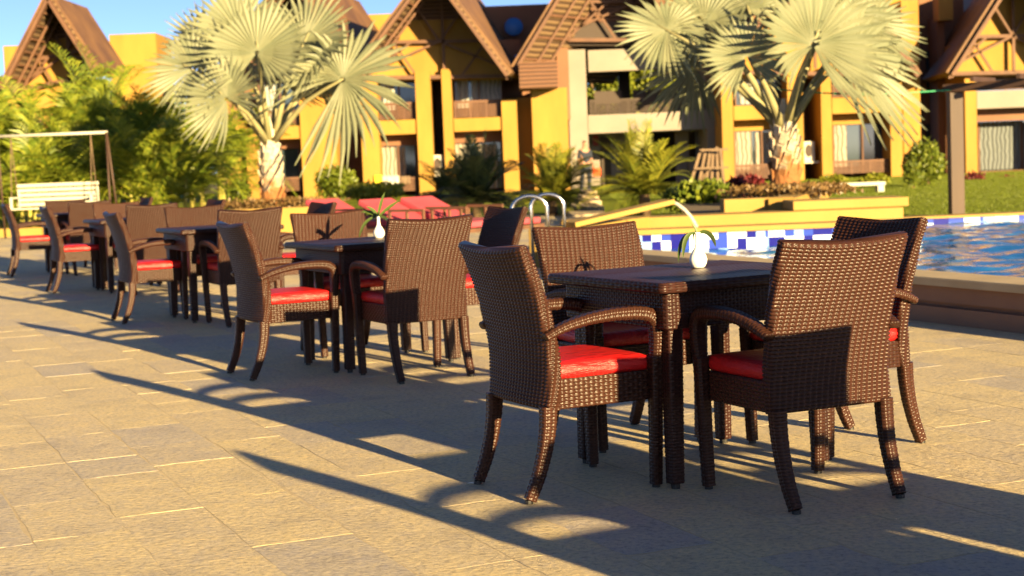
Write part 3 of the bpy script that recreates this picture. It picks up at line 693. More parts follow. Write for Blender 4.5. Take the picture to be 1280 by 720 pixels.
def fan_leaf(mb, hub, nrm, upd, rad, spread, nseg, droop, seed):
    """costapalmate fan: pleated joined disc that splits into stiff pointed segments"""
    rr = random.Random(seed); n = Vector(nrm).normalized(); u = Vector(upd); u = (u-n*u.dot(n)).normalized(); s = u.cross(n)
    hub = Vector(hub); half = R(spread)/2; rows = [.04, .3, .66, .85, 1.0]; split = .66
    k0 = len(mb.v); segs = []
    for i in range(nseg):
        th = -half+2*half*(i+.5)/nseg; dth = half/nseg; rl = rad*(1-.16*(abs(th)/half)**2)*rr.uniform(.87, 1.05); jd = rr.gauss(0, .05)
        idx = []
        for r in rows:
            wid = dth if r <= split+.05 else dth*(split/r)*max(0, (1.02-r)/(1.02-split))
            ring = []
            for q, tt in ((-1, th-wid), (0, th), (1, th+wid)):
                dirv = u*math.cos(tt)+s*math.sin(tt)
                cup = .58*r*r*rad*abs(math.sin(th*.5))**1.3   # sides fold towards the viewer of the upper face
                dr = droop*rad*(r**2.2)*(.35+.65*abs(math.sin(th/2)))
                z = n*(cup+(.018*rad if q == 0 else 0)*(1 if r > .05 else 0))+Vector((0, 0, -dr*(1+jd*3)))
                ring.append(tuple(hub+dirv*rl*r+z))
            kk = len(mb.v); mb.v += ring; idx.append(kk)
        for a, b in zip(idx, idx[1:]): mb.f += [(a, a+1, b+1, b), (a+1, a+2, b+2, b+1)]
def bismarckia(x, y, z, trunk_h, r0, leaves, label, seed, YS):
    """leaves: list of (u, v, dy, radius px, facing az, facing el, up angle in picture deg, droop)"""
    t = empty('fan_palm', (x, y, z), 0, label, 'palm', 'silver fan palms')
    rr = random.Random(seed)
    m = MB(); prof = [(r0*1.12, 0), (r0*1.08, trunk_h*.2), (r0*.98, trunk_h*.45), (r0*.95, trunk_h*.6), (r0*.72, trunk_h*.85), (r0*.45, trunk_h*1.1), (r0*.12, trunk_h*1.3)]
    m.lathe(prof, 18)
    for i in range(46):    # old leaf bases, crossed like boots
        f = i/46; a = i*2.4; zz = trunk_h*(.1+.95*f); r = r0*(1.06-.5*max(0, f-.55)/.45*1.0)
        b = Vector((math.cos(a)*r*.92, math.sin(a)*r*.92, zz)); tp = Vector((math.cos(a+.25)*r*1.10, math.sin(a+.25)*r*1.10, zz+r0*.75))
        m.beam(b, tp, r0*.55, r0*.16, (math.cos(a), math.sin(a), .2))
    m.build('trunk', M_TRUNK, t, False)
    top = Vector((0, 0, trunk_h*1.0))
    for i, (u, v, dy, rp, faz, fel, ua, droop) in enumerate(leaves):
        hub = Vector(at(u, v, YS+dy))-Vector((x, y, z)); rad = rp*YS/FPX
        nrm = Vector((math.cos(R(faz))*math.cos(R(fel)), math.sin(R(faz))*math.cos(R(fel)), math.sin(R(fel))))
        upd = Vector((math.sin(R(ua)), .15*(1 if dy > 0 else -1), math.cos(R(ua))))
        m = MB(); fan_leaf(m, hub, nrm, upd, rad*1.13, 300, 38, droop, seed*31+i)
        lf = m.build('frond', M_BIS, t)
        m = MB(); b0 = top+Vector((hub.x, hub.y, 0)).normalized()*r0*.35+Vector((0, 0, -.1)); mid = b0.lerp(hub, .5)+Vector((0, 0, .10*(hub-b0).length))
        m.tube([b0, b0.lerp(mid, .55)+Vector((0, 0, .02)), mid, mid.lerp(hub, .5)+Vector((0, 0, .02)), hub+upd.normalized()*rad*.22], [.075, .055, .042, .032, .012], 7); m.build('petiole', M_PETI, lf, True)
    return t

# left and right silver fan palms
def leaf_ring(seed, n, cx, cy, rx, ry, rp):
    rr = random.Random(seed); out = []
    return out
q = gz(341, 252, .45); YL = 31.0; xl = at(341, 250, YL)[0]
palmL = [(321, 66, -1.0, 66, -95, 12, 4, .10), (283, 124, -1.3, 56, -100, 5, -40, .22), (241, 86, -.6, 58, -85, 25, -62, .35), (428, 100, -.9, 86, -110, 15, 62, .50),
         (378, 56, -.3, 74, -120, 20, 32, .20), (300, 42, .5, 66, -80, 10, -18, .15), (352, 92, .8, 62, 70, 25, 22, .12), (398, 100, .8, 60, 70, 20, 35, .25), (262, 62, .8, 62, 80, 30, -35, .2), (400, 86, 1.0, 64, 60, 25, 40, .25),
         ]
bismarckia(xl, YL, .42, at(341, 172, YL)[2]-.42, .205, palmL, 'silver fan palm with a thick pale trunk left of centre', 3, YL)
YR = 23.2; xr_ = at(982, 236, YR)[0]
palmR = [(933, 73, -.8, 56, -95, 10, -12, .22), (1017, 56, -.9, 86, -75, 10, 20, .18), (1062, 70, -.3, 98, -60, 25, 66, .45), (834, 38, .2, 62, -80, 30, -58, .45), (880, 30, .5, 66, -90, 20, -30, .2),
         (1040, 18, .5, 76, -80, 15, 30, .15), (935, 12, .6, 64, 80, 20, -15, .12), (1085, 30, .6, 70, -70, 25, 55, .25), (868, 85, .7, 66, 85, 25, -65, .5)]
bismarckia(xr_, YR, .55, at(985, 150, YR)[2]-.55, .195, palmR, 'silver fan palm with a bright trunk in the planter beyond the pool', 5, YR)

# planter kerb under the left palm and along the lawn edge
o = MB().box((at(250, 270, 29.9)[0], 29.7, -.05), (at(430, 262, 29.9)[0], 30.0, .46)).build('palm_planter', M_YEL2, None, bevel=.01); tag(o, 'low yellow planter wall at the foot of the left silver palm', 'planter')
o = MB().box((-14, 33.2, -.05), (at(52, 285, 33.2)[0], 33.5, .17)).build('garden_kerb', M_YEL2, None, bevel=.01); tag(o, 'low yellow garden kerb under the white swing at far left', 'kerb')

# feathery palms on the left
AR = [(8, 38, 3.0, 30), (55, 40, 3.5, 34), (105, 37.5, 3.3, 34), (150, 39.5, 4.1, 36), (195, 37, 3.4, 32), (240, 39, 3.4, 32), (272, 41, 2.9, 26), (-35, 37, 3.0, 28), (125, 43, 4.3, 34), (30, 35.8, 2.2, 26), (85, 35.6, 2.0, 26), (170, 35.6, 2.1, 26), (225, 35.4, 1.9, 24)]
ALAB = ['yellow green feather palm directly behind the white swing', 'tall feather palm rising over the white swing', 'feather palm right of the swing frame post', 'tallest feather palm below the rusty roof', 'dense feather palm left of the silver palm', 'feather palm with drooping fronds under the silver fans', 'small feather palm beside the yellow pillar', 'feather palm at the left picture edge', 'feather palm at the back in front of the far gable', 'low feather palm behind the swing seat', 'low feather palm beside the swing post', 'low feather palm with pale canes mid bed', 'low feather palm nearest the silver palm trunk']
for i, (u, Y, h, nf) in enumerate(AR):
    areca(at(u, 240, Y)[0], Y, h, int(nf*1.5), ALAB[i], 40+i, fl=1.45+h*.22)
# feathery bushes in the middle
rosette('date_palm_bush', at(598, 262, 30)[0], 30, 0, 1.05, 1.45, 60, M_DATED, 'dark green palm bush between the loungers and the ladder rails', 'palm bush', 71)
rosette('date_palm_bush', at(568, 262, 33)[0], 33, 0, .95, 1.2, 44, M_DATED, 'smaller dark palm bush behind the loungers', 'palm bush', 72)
rosette('date_palm_bush', at(690, 255, 33)[0], 33, 0, 1.05, 1.15, 60, M_DATE, 'mid green palm bush behind the ladder rails', 'palm bush', 73)
rosette('date_palm_bush', at(806, 258, 31)[0], 31, 0, 1.12, 1.5, 70, M_DATE, 'big bright green palm bush right of the garden path', 'palm bush', 74)
def sh(u, v, Y, wpx, hpx, n, mat, label, seed, name='shrub', cat='shrub', leaf=.10, box=False, depth=None):
    b = at(u, v, Y); w = wpx*Y/FPX/2; h = hpx*Y/FPX
    return shrub(name, b[0], Y, b[2], w, depth or w, h, n, mat, label, cat, seed, leaf=leaf, box=box)
sh(421, 252, 44, 58, 46, 3200, M_SHRUB, 'rounded clipped green bush right of the left silver palm', 81, box=False)
sh(299, 258, 42, 30, 36, 1200, M_SHRUB, 'small rounded bush left of the silver palm trunk', 82)
sh(1155, 238, 45, 56, 66, 3600, M_SHRUB, 'large leafy green bush beside the pergola post', 83)
sh(1140, 238, 43, 20, 40, 700, M_SHRUB, 'slim green bush against the yellow pillar', 84)
sh(1092, 240, 50, 42, 24, 1800, M_LIME, 'lime green clipped hedge right of the white bench', 85, 'clipped_hedge', 'hedge', .1)
sh(1042, 236, 52, 40, 18, 1200, M_LIME, 'lime green low hedge behind the white bench', 86, 'clipped_hedge', 'hedge', .1)
sh(470, 250, 36, 90, 22, 2200, M_LIME, 'lime green low hedge behind the red loungers', 87, 'clipped_hedge', 'hedge', .09)
sh(880, 263, 24, 80, 34, 2600, M_SHRUB, 'broad leafy green plants left of the yellow planter', 88, 'leafy_plant', 'plant', .13)
sh(850, 262, 27, 50, 26, 1200, M_SHRUB, 'leafy green plants at the foot of the big palm bush', 89, 'leafy_plant', 'plant', .12)
sh(932, 243, 24.6, 52, 22, 1200, M_REDL, 'dark red bush left of the right palm trunk', 90, 'red_leaf_bush', 'bush', .1)
sh(1218, 240, 50, 30, 26, 900, M_REDL, 'dark red bush on the lawn beside the pergola post', 91, 'red_leaf_bush', 'bush', .1)
sh(1258, 240, 52, 60, 20, 1200, M_REDL, 'wide dark red bush below the right window', 92, 'red_leaf_bush', 'bush', .1)
b = at(985, 243, 23.0); shrub('brown_ground_cover', b[0], 22.6, .52, 1.15, 1.2, .15, 2600, M_BROWNL, 'low brown ground cover around the right palm trunk', 'ground cover', 93, leaf=.07, kind='stuff', trunk=False)
b = at(345, 252, 31.0); shrub('planter_ground_cover', b[0], 30.9, .40, 1.6, .8, .22, 2200, M_BROWNL, 'low brown ground cover around the left palm trunk', 'ground cover', 94, leaf=.07, kind='stuff', trunk=False)

# garden path with steps
mb = MB()
for i in range(7):
    y0 = 24+i*3.0; z = .02+.04*i
    mb.box((at(700-i*0, 270, 24)[0]*1.0+.35*i*.6, y0, -.2), (at(770, 270, 24)[0]+.35*i*.35, y0+3.0, z))
tag(mb.build('garden_path', M_COPE), kind='structure')

# ------------------------------------------------------------------ garden swing
Ys = 32.0
def S(u, v, dy=0): return Vector(at(u, v, Ys+dy))
sw = empty('garden_swing', tuple(S(66, 285)*Vector((1, 1, 0)) if False else (S(66, 285).x, Ys, 0)), 0, 'white slatted garden swing hanging from a metal frame before the palms', 'swing')
org = Vector(sw.location)
zt = S(66, 168).z; xa, xb = S(-4, 172).x-org.x, S(133, 165).x-org.x
m = MB(); m.tube([(xa-.1, 0, zt), (xb+.02, 0, zt)], .03, 8); m.build('top_bar', M_WHITE, sw, True)
for xx in (xa, xb):
    for dy in (-.35, .35):
        m = MB(); m.tube([(xx, dy*.05, zt), (xx+.07*(1 if xx > 0 else -1), dy, 0)], .022, 8); m.build('post', M_POST, sw, True)
zs = S(66, 258).z
for u in (15, 115):
    for dy in (-.22, .25):
        m = MB(); m.tube([(S(u, 200).x-org.x, 0, zt), (S(u, 200).x-org.x, dy, zs)], .009, 6); m.build('chain', M_GREYW, sw, True)
x0, x1 = S(16, 240).x-org.x, S(119, 240).x-org.x
m = MB(); z1 = S(66, 238).z
for k in range(5): m.box((x0, .24+.012*k, zs+.02+k*.095), (x1, .27+.012*k, zs+.085+k*.095))
for xx in (x0, x1-.05): m.box((xx, .272, zs-.05), (xx+.05, .31, z1+.04))
m.build('backrest', M_WHITE, sw)
m = MB()
for k in range(5): m.box((x0, -.24+.1*k, zs-.04), (x1, -.16+.1*k, zs-.012))
m.build('seat', M_WHITE, sw)
for xx in (x0, x1-.05): MB().box((xx, -.24, zs+.18), (xx+.05, .24, zs+.215)).box((xx, -.24, zs-.012), (xx+.05, -.20, zs+.18)).build('armrest', M_WHITE, sw)

# ------------------------------------------------------------------ loungers
def make_lounger():
    t = empty('sun_lounger', label='x', cat='sun lounger')
    a = R(23); bl = .80
    m = MB(); m.box((.0, -.31, .34), (1.25, .31, .42)); m.build('seat_pad', M_LOUNGE, t, bevel=.02)
    m = MB(); ex = Vector((-math.cos(a), 0, math.sin(a))); nz = Vector((math.sin(a), 0, math.cos(a))); k = len(m.v)
    for q in (0, bl):
        for sy, sz in ((-.31, 0), (.31, 0), (.31, .085), (-.31, .085)): p = Vector((-.01, 0, .345))+ex*q+nz*sz; m.v.append((p.x, sy, p.z))
    m.f += [(3, 2, 1, 0), (4, 5, 6, 7)]+[(i, (i+1) % 4, 4+(i+1) % 4, 4+i) for i in range(4)]
    m.build('back_pad', M_LOUNGE, t, bevel=.02)
    m = MB()
    for sy in (-.335, .335): m.box((-.72, sy-.02, .28), (1.27, sy+.02, .335))
    m.box((-.72, -.315, .28), (-.68, .315, .33)); m.box((1.23, -.315, .28), (1.27, .315, .33)); m.build('frame', M_WOOD, t)
    for sx in (-.66, 1.2):
        for sy in (-.335, .335): MB().box((sx-.025, sy-.018, 0), (sx+.025, sy+.018, .278)).build('leg', M_WOOD, t)
    for sy in (-.36, .36):
        m = MB(); m.box((-.10, sy-.015, .56), (.55, sy+.015, .595)); m.box((-.10, sy-.015, .29), (-.065, sy+.015, .558)); m.box((.22, sy-.015, .29), (.25, sy+.015, .558)); m.box((.515, sy-.015, .29), (.55, sy+.015, .558)); m.build('armrest', M_WOOD, t)
    return t
LG = make_lounger()
for i, (u, v, Y, lab) in enumerate([(569, 276, 21.5, 'faded red sun lounger nearest the ladder rails, backrest raised'), (517, 277, 21.2, 'faded red sun lounger behind the vase with upright leaves'), (446, 272, 22.5, 'faded red sun lounger with only its raised head showing behind the chairs')]):
    q = at(u, v, Y)
    if i == 0: LG.location = (q[0], Y, 0); LG.rotation_euler = (0, 0, R(-41)); LG['label'] = lab; LG['group'] = 'red sun loungers by the pool'
    else: copy_tree(LG, (q[0], Y, 0), R(-41), lab, 'red sun loungers by the pool')

# ------------------------------------------------------------------ buildings
def bxuv(mb, u0, v0, u1, v1, Y, dep):
    um, vm = (u0+u1)/2, (v0+v1)/2
    xa, xb = at(u0, vm, Y)[0], at(u1, vm, Y)[0]; za, zb = at(um, v1, Y)[2], at(um, v0, Y)[2]
    mb.box((xa, Y, max(za, -.1)), (xb, Y+dep, zb)); return mb
def bpart(name, mat, parent, u0, v0, u1, v1, Y, dep, bevel=0):
    return bxuv(MB(), u0, v0, u1, v1, Y, dep).build(name, mat, parent, bevel=bevel)
def aframe(parent, apx, l, r, Yf, Yb, th=.22, gable=None, yback=2.0, wallmat=None, under=None, truss=True, tie=.97, panel_from=.45, skew=.12, wall_to=1.0):
    """steep A-frame roof: apex, left and right eave points in picture coords at the front plane"""
    A = at(*apx, Yf); Lp = at(*l, Yf); Rp = at(*r, Yf)
    for nm, E, sg in (('roof', Lp, -1), ('roof', Rp, 1)):
        d = Vector((E[0]-A[0], 0, E[2]-A[2])); L = d.length; d.normalize(); n = Vector((-d.z*1, 0, d.x)) if sg < 0 else Vector((d.z*1, 0, -d.x))
        if n.z < 0: n = -n
        a = Vector((A[0], Yf, A[2])); e = Vector((E[0], Yf, E[2])); off = n*th
        back = Vector((skew*(Yb-Yf), Yb-Yf, 0))
        # outer sheet
        m = MB(); P = [a+off, e+off, e+off+back, a+off+back]; Q = [a+off*.55, e+off*.55, e+off*.55+back, a+off*.55+back]
        k = len(m.v); m.v += [tuple(p) for p in P+Q]; m.f += [(k, k+1, k+2, k+3), (k+7, k+6, k+5, k+4)]+[(k+i, k+4+i, k+4+(i+1) % 4, k+(i+1) % 4) for i in range(4)]
        ro = m.build('roof', M_RUST, parent)
        m = MB(); P = [a+off*.53, e+off*.53, e+off*.53+back, a+off*.53+back]; Q = [a, e, e+back, a+back]
        m.v += [tuple(p) for p in P+Q]; m.f += [(0, 1, 2, 3), (7, 6, 5, 4)]+[(i, 4+i, 4+(i+1) % 4, (i+1) % 4) for i in range(4)]
        m.build('soffit', under or M_SHING, ro)
        m = MB(); m.beam(a-Vector((0, .06, 0)), e-Vector((0, .06, 0)), .12, .28, (0, 1, 0)); m.build('barge_board', M_WOOD, ro)
        # battens under the slope
        m = MB(); nb = 7
        for i in range(1, nb):
            p = a.lerp(e, i/nb)-n*.05; m.beam(p+Vector((0, .1, 0)), p+Vector((skew*yback, yback-.1, 0)), .07, .07)
        for j in (0.35, .7): m.beam(a-n*.12+Vector((skew*yback*j, yback*j, 0)), e-n*.12+Vector((skew*yback*j, yback*j, 0)), .08, .06, (0, 1, 0))
        m.build('batten', M_WOOD, ro)
    # gable wall
    yw = Yf+yback
    def fr(f, E): return Vector((A[0]+(E[0]-A[0])*f, 0, A[2]+(E[2]-A[2])*f))
    l1, r1, l2, r2 = fr(panel_from, Lp), fr(panel_from, Rp), fr(wall_to, Lp), fr(wall_to, Rp)
    def slab(m, pts):
        k = len(m.v); q = len(pts); ox = skew*yback; m.v += [(p.x+ox, yw, p.z) for p in pts]+[(p.x+ox, yw+.25, p.z) for p in pts]
        m.f += [tuple(range(k+q-1, k-1, -1)), tuple(range(k+q, k+2*q))]+[(k+i, k+(i+1) % q, k+q+(i+1) % q, k+q+i) for i in range(q)]
    m = MB(); slab(m, [Vector((A[0], 0, A[2])), r1, l1][::-1]); m.build('gable_louvre', M_LOUV, parent)
    zc = -.003
    m = MB(); slab(m, [l1+Vector((0, 0, zc)), r1+Vector((0, 0, zc)), r2, l2][::-1]); m.build('gable_wall', wallmat or M_YEL, parent)
    if truss:
        m = MB(); yt = Yf+yback-.30; sx_ = skew*(yback-.30)
        def P(f, E, inset=.08): p = fr(f, E); return Vector((p.x+sx_, yt, p.z))
        tl, tr = P(tie*.64, Lp), P(tie*.64, Rp); apex = Vector((A[0]+sx_, yt, A[2]))
        mid = tl.lerp(tr, .5)
        m.beam(tl, tr, .10, .12); m.beam(apex, Vector((A[0]+sx_, yt, P(tie, Lp).z)), .10, .10, (0, 1, 0))
        bl, br = P(tie, Lp), P(tie, Rp); m.beam(bl, br, .10, .14)
        for (s_, e_) in ((mid, P(tie-.07, Lp)), (mid, P(tie-.07, Rp)), (P(.3, Lp), mid), (P(.3, Rp), mid), (tl, bl.lerp(br, .35)), (tr, bl.lerp(br, .65)), (tl.lerp(tr, .2), P(tie-.03, Lp).lerp(bl, .5))):
            m.beam(s_, e_, .08, .08, (0, 1, 0))
        m.build('truss', M_WOOD, parent)
def window(parent, u0, v0, u1, v1, Y, cur=((0, 1),), glass=M_GLASS, curt=M_CURT):
    """glass recessed in the wall, with curtains hanging behind the opening"""
    w = bpart('window', glass, parent, u0, v0, u1, v1, Y, .06)
    for a, b in cur: bpart('curtain', curt, w, u0+(u1-u0)*a, v0+1.5, u0+(u1-u0)*b, v1-.5, Y-.05, .045)
    m = MB(); um, vm = (u0+u1)/2, (v0+v1)/2
    x0, x1 = at(u0, vm, Y)[0], at(u1, vm, Y)[0]; z0, z1 = at(um, v1, Y)[2], at(um, v0, Y)[2]
    for xx in (x0, (x0+x1)/2, x1-.06): m.box((xx, Y-.14, z0), (xx+.06, Y-.055, z1))
    m.build('window_frame', M_WOOD, w)
    return w
def railing(parent, u0, v0, u1, v1, Y, mat=M_WOOD):
    m = MB(); um, vm = (u0+u1)/2, (v0+v1)/2
    x0, x1 = at(u0, vm, Y)[0], at(u1, vm, Y)[0]; z0, z1 = at(um, v1, Y)[2], at(um, v0, Y)[2]
    m.box((x0, Y, z1-.06), (x1, Y+.06, z1))
    n = 6
    for i in range(n): zz = z0+(z1-z0)*(i+.4)/n*.9; m.box((x0, Y+.012, zz), (x1, Y+.045, zz+(z1-z0)/n*.6))
    for f in (0, .33, .66, 1): xx = x0+(x1-x0-.05)*f; m.box((xx, Y+.005, z0), (xx+.05, Y+.055, z1-.062))
    m.build('railing', mat, parent)

YB = 60.0
hB = empty('yellow_guest_house', (0, 0, 0), 0, 'yellow two storey guest house with a steep truss gable left of centre', 'house')
# recessed brown back walls, then projecting yellow piers, slabs and windows
bpart('back_wall', M_BRN, hB, 281, 60, 664, 258, YB+2.4, .4)
for u0, v0, u1, v1, dy in [(283, 150, 300, 262, -.5), (309, 160, 323, 262, -.6), (377, 118, 421, 262, -.6), (452, 92, 474, 262, -.6), (522, 90, 541, 262, -.6), (555, 86, 567, 262, -.61), (629, 124, 648, 250, -.6)]:
    bpart('pier', M_YEL, hB, u0, v0, u1, v1, YB+dy, 2.9)
bpart('pier', M_YEL, hB, 648.5, 122, 666, 250, YB+.4, 2.2)
bpart('pier', M_YEL, hB, 666.5, 110, 711, 250, YB-.9, 3.2)
for u0, v0, u1, v1 in [(323.3, 158, 376.7, 174), (474.3, 150, 521.7, 168), (567.3, 147, 628.7, 163.5)]: bpart('balcony_slab', M_YEL, hB, u0, v0, u1, v1, YB-.5, 2.5)
for u0, v0, u1, v1 in [(323.3, 174.5, 376.7, 186), (474.3, 168.5, 521.7, 182), (567.3, 164, 628.7, 178)]: bpart('lintel', M_BRN, hB, u0, v0, u1, v1, YB+.55, .9)
window(hB, 324, 186.5, 376.5, 235, YB+.75, ((.0, .4),))
window(hB, 474.5, 182.5, 521.5, 236, YB+.75, ((.02, .70),))
window(hB, 567.5, 178.5, 628.5, 236, YB+.75, ((.05, .35), (.5, .9)))
window(hB, 474.5, 94, 521.5, 149.5, YB+.75, ((.1, .4),), curt=M_CURTB)
window(hB, 567.5, 88, 628.5, 146.5, YB+.75, ((.05, .30), (.36, .98)), curt=M_CURTB)
window(hB, 324, 105, 376.5, 157.5, YB+.75, ((.1, .4),), curt=M_CURTB)
for a in [(474.5, 128, 521.5, 149.8), (567.5, 125, 628.5, 146.8), (324, 138, 376.5, 157.8), (474.5, 222, 521.5, 240), (324, 222, 376.5, 240)]: railing(hB, *a, YB-.3)
aframe(hB, (538, -36), (439, 98), (634, 95), YB-2.7, YB+9, yback=2.5, panel_from=.40)
aframe(hB, (362, -30), (285, 78), (436, 84), YB-2.0, YB+9, yback=2.0, panel_from=.5)
bpart('parapet', M_YEL, hB, 420, 18, 510, 60, YB+10, .4)
bpart('rear_wall', M_BRN, hB, 606, 6, 700, 122, YB+6, .4)
bpart('eave_box', M_BRN, hB, 612, 50, 652, 122, YB+2.0, 3.8)
bpart('eave_box', M_LOUV, hB, 649, 77, 697, 110, YB-2.2, 2.5)
# satellite dish and roof bits
q = at(642, 33, YB+5.2); ds = empty('satellite_dish', tuple(q), 0, 'round blue satellite dish on the brown wall between the gables', 'satellite dish')
m = MB(); m.lathe([(0, .10), (.12, .085), (.24, .045), (.36, -.02), (.375, -.03), (.36, -.035), (.2, .02), (0, .06)], 28); dd = m.build('dish', M_BLUE, ds, True); dd.rotation_euler = (R(78), 0, 0)
m = MB(); m.beam((0, .1, 0), (0, .75, -.25), .05); m.build('bracket', M_STEEL, ds)
q = at(649, 71, YB-2.0); 
ls = empty('lamp_bracket', tuple(at(648, 70, YB+1.6)), 0, 'small blue floodlight on the brown eave box', 'lamp')
m = MB(); m.beam((-.14, 0, 0), (.16, 0, -.06), .14, .12); m.build('lamp_head', M_BLUE, ls); m = MB(); m.beam((0, .07, 0), (0, .38, 0), .04); m.build('arm', M_STEEL, ls)

hA = empty('gabled_guest_house', (0, 0, 0), 0, 'guest house with a tall rusty A frame roof above the palms at far left', 'house')
aframe(hA, (61, -1), (4, 112), (118, 88), YB-4.2, YB+.2, yback=2.4, panel_from=.40, skew=.0)
bpart('wall', M_YEL, hA, 12, 96, 104, 262, YB-1.75, 4)
bpart('wall', M_YEL, hA, 5, 57, 34, 96, YB+8, 3); bpart('wall', M_YEL, hA, 142, 42, 200, 240, YB+4.2, 3)
bpart('wall', M_BRN, hA, -60, 96, 12, 240, YB+2, 3)
for a in [(30, 150, 55, 200), (65, 150, 90, 200)]: window(hA, *a, YB-1.85)

hC = empty('pale_pavilion', (0, 0, 0), 0, 'pale open fronted two storey pavilion with verandahs in the centre', 'building')
bpart('pier', M_WHITEB, hC, 712, 62, 735, 262, YB+1.5, 2.2)
bpart('pier', M_WHITEB, hC, 884, 62, 902, 262, YB+1.5, 4)
bpart('beam', M_WHITEB, hC, 735.3, 60, 883.7, 87, YB+1.5, .5)
bpart('floor_slab', M_WHITEB, hC, 735.3, 141, 883.7, 164, YB+1.5, 8)
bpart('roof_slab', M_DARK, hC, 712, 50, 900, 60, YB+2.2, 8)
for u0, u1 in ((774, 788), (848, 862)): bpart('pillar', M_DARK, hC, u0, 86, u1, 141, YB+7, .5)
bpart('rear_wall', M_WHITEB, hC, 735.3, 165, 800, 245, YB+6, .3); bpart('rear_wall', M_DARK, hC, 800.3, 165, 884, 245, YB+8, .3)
for u0, u1 in ((846, 862),): bpart('pillar', M_WHITEB, hC, u0, 164.4, u1, 245, YB+4, .5)
bpart('door', M_DARK, hC, 752, 172, 764, 240, YB+5.9, .08); bpart('notice_board', plain('red_board', (.25, .03, .03)), hC, 741, 168, 748, 182, YB+5.9, .06)
railing(hC, 737, 122, 882, 140.6, YB+1.9, M_DARK)
bpart('parapet', M_WHITEB, hC, 862.3, 196, 884, 214, YB+3.5, .4)
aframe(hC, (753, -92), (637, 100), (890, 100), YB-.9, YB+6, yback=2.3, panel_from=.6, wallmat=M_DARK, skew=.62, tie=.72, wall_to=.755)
bpart('side_wall', M_BRN, hC, 697.3, 60, 711.7, 150, YB+1.0, 3)
for i, (u, w_) in enumerate(((752, 9), (769, 11), (800, 11), (818, 10), (838, 12), (868, 10))):  # chair backs on the verandah
    q0 = at(u, 132, YB+3.2)
    m = MB(); m.box((-.27, 0, 0), (.27, .06, .5)); m.box((-.27, .06, 0), (.27, .5, .05))
    for sx in (-.25, .21):
        for sy in (.0, .46): m.box((sx, sy, -.45), (sx+.04, sy+.04, -.002))
    o = m.build('verandah_chair', M_DARK); zf = at(800, 141, YB+1.5)[2]; o.location = (q0[0], YB+3.2, zf+.452)
    tag(o, 'dark chair behind the railing of the upper verandah', 'chair', 'dark chairs on the upper verandah')

hD = empty('yellow_guest_house', (0, 0, 0), 0, 'yellow two storey guest house behind the right silver palm', 'house')
bpart('back_wall', M_BRN, hD, 903, 0, 1150, 240, YB+2.4, .4)
for u0, v0, u1, v1, dy in [(903, 100, 917, 232, -.6), (985, 60, 1004, 232, -.6), (1027, 85, 1040, 228, -.6), (1113, 85, 1128, 226, -.6)]: bpart('pier', M_YEL, hD, u0, v0, u1, v1, YB+dy, 2.9)
bpart('pier', M_YEL, hD, 1128.5, 0, 1150, 226, YB+.2, 2.4); bpart('upper_wall', M_YEL, hD, 985, -60, 1128, 80, YB+1.4, .9)
for u0, v0, u1, v1 in [(917.3, 131, 984.7, 149), (1040.3, 121, 1112.7, 141)]: bpart('balcony_slab', M_YEL, hD, u0, v0, u1, v1, YB-.5, 2.8)
for u0, v0, u1, v1 in [(917.3, 149.5, 984.7, 163), (1040.3, 141.5, 1112.7, 155)]: bpart('lintel', M_YEL, hD, u0, v0, u1, v1, YB+.6, .6)
window(hD, 917.5, 163.5, 984.5, 222, YB+.75, ((.04, .34), (.4, .9))); window(hD, 1040.5, 155.5, 1112.5, 216, YB+.75, ((.03, .25),), curt=M_CURT)
window(hD, 1040.5, 80, 1112.5, 120.5, YB+.75, ((.1, .4),), curt=M_CURTB); window(hD, 917.5, 88, 984.5, 130.5, YB+.75, ((.1, .4),), curt=M_CURTB)
for a in [(917.5, 205, 984.5, 224), (1040.5, 200, 1112.5, 217), (1040.5, 101, 1112.5, 121)]: railing(hD, *a, YB-.3)
aframe(hD, (1020, -90), (905, 92), (1146, 96), YB-2.4, YB+8, yback=2.3, panel_from=.5)
# air conditioning boxes
def acbox(u, v, Y, label):
    q = at(u, v, Y); t = empty('air_conditioner', (q[0], Y, q[2]), 0, label, 'air conditioner', 'air conditioning boxes on the houses')
    MB().box((-.22, 0, -.35), (.22, .35, .40)).build('case', M_WHITE, t, bevel=.02)
    m = MB(); m.lathe([(0, 0), (.16, 0), (.17, .02), (0, .021)], 20); g = m.build('fan_grille', M_DARK, t); g.rotation_euler = (R(90), 0, 0); g.location = (0, -.002, .05); g.scale = (.75, 1.4, 1)
    MB().box((-.36, -.08, -.42), (.36, .40, -.355)).build('shelf', M_WHITE, t)
acbox(1011, 190, YB-.1, 'white air conditioner on a shelf right of the bright palm trunk'); acbox(547, 207, YB-.35, 'white air conditioner in the recess above the dark palm bush')
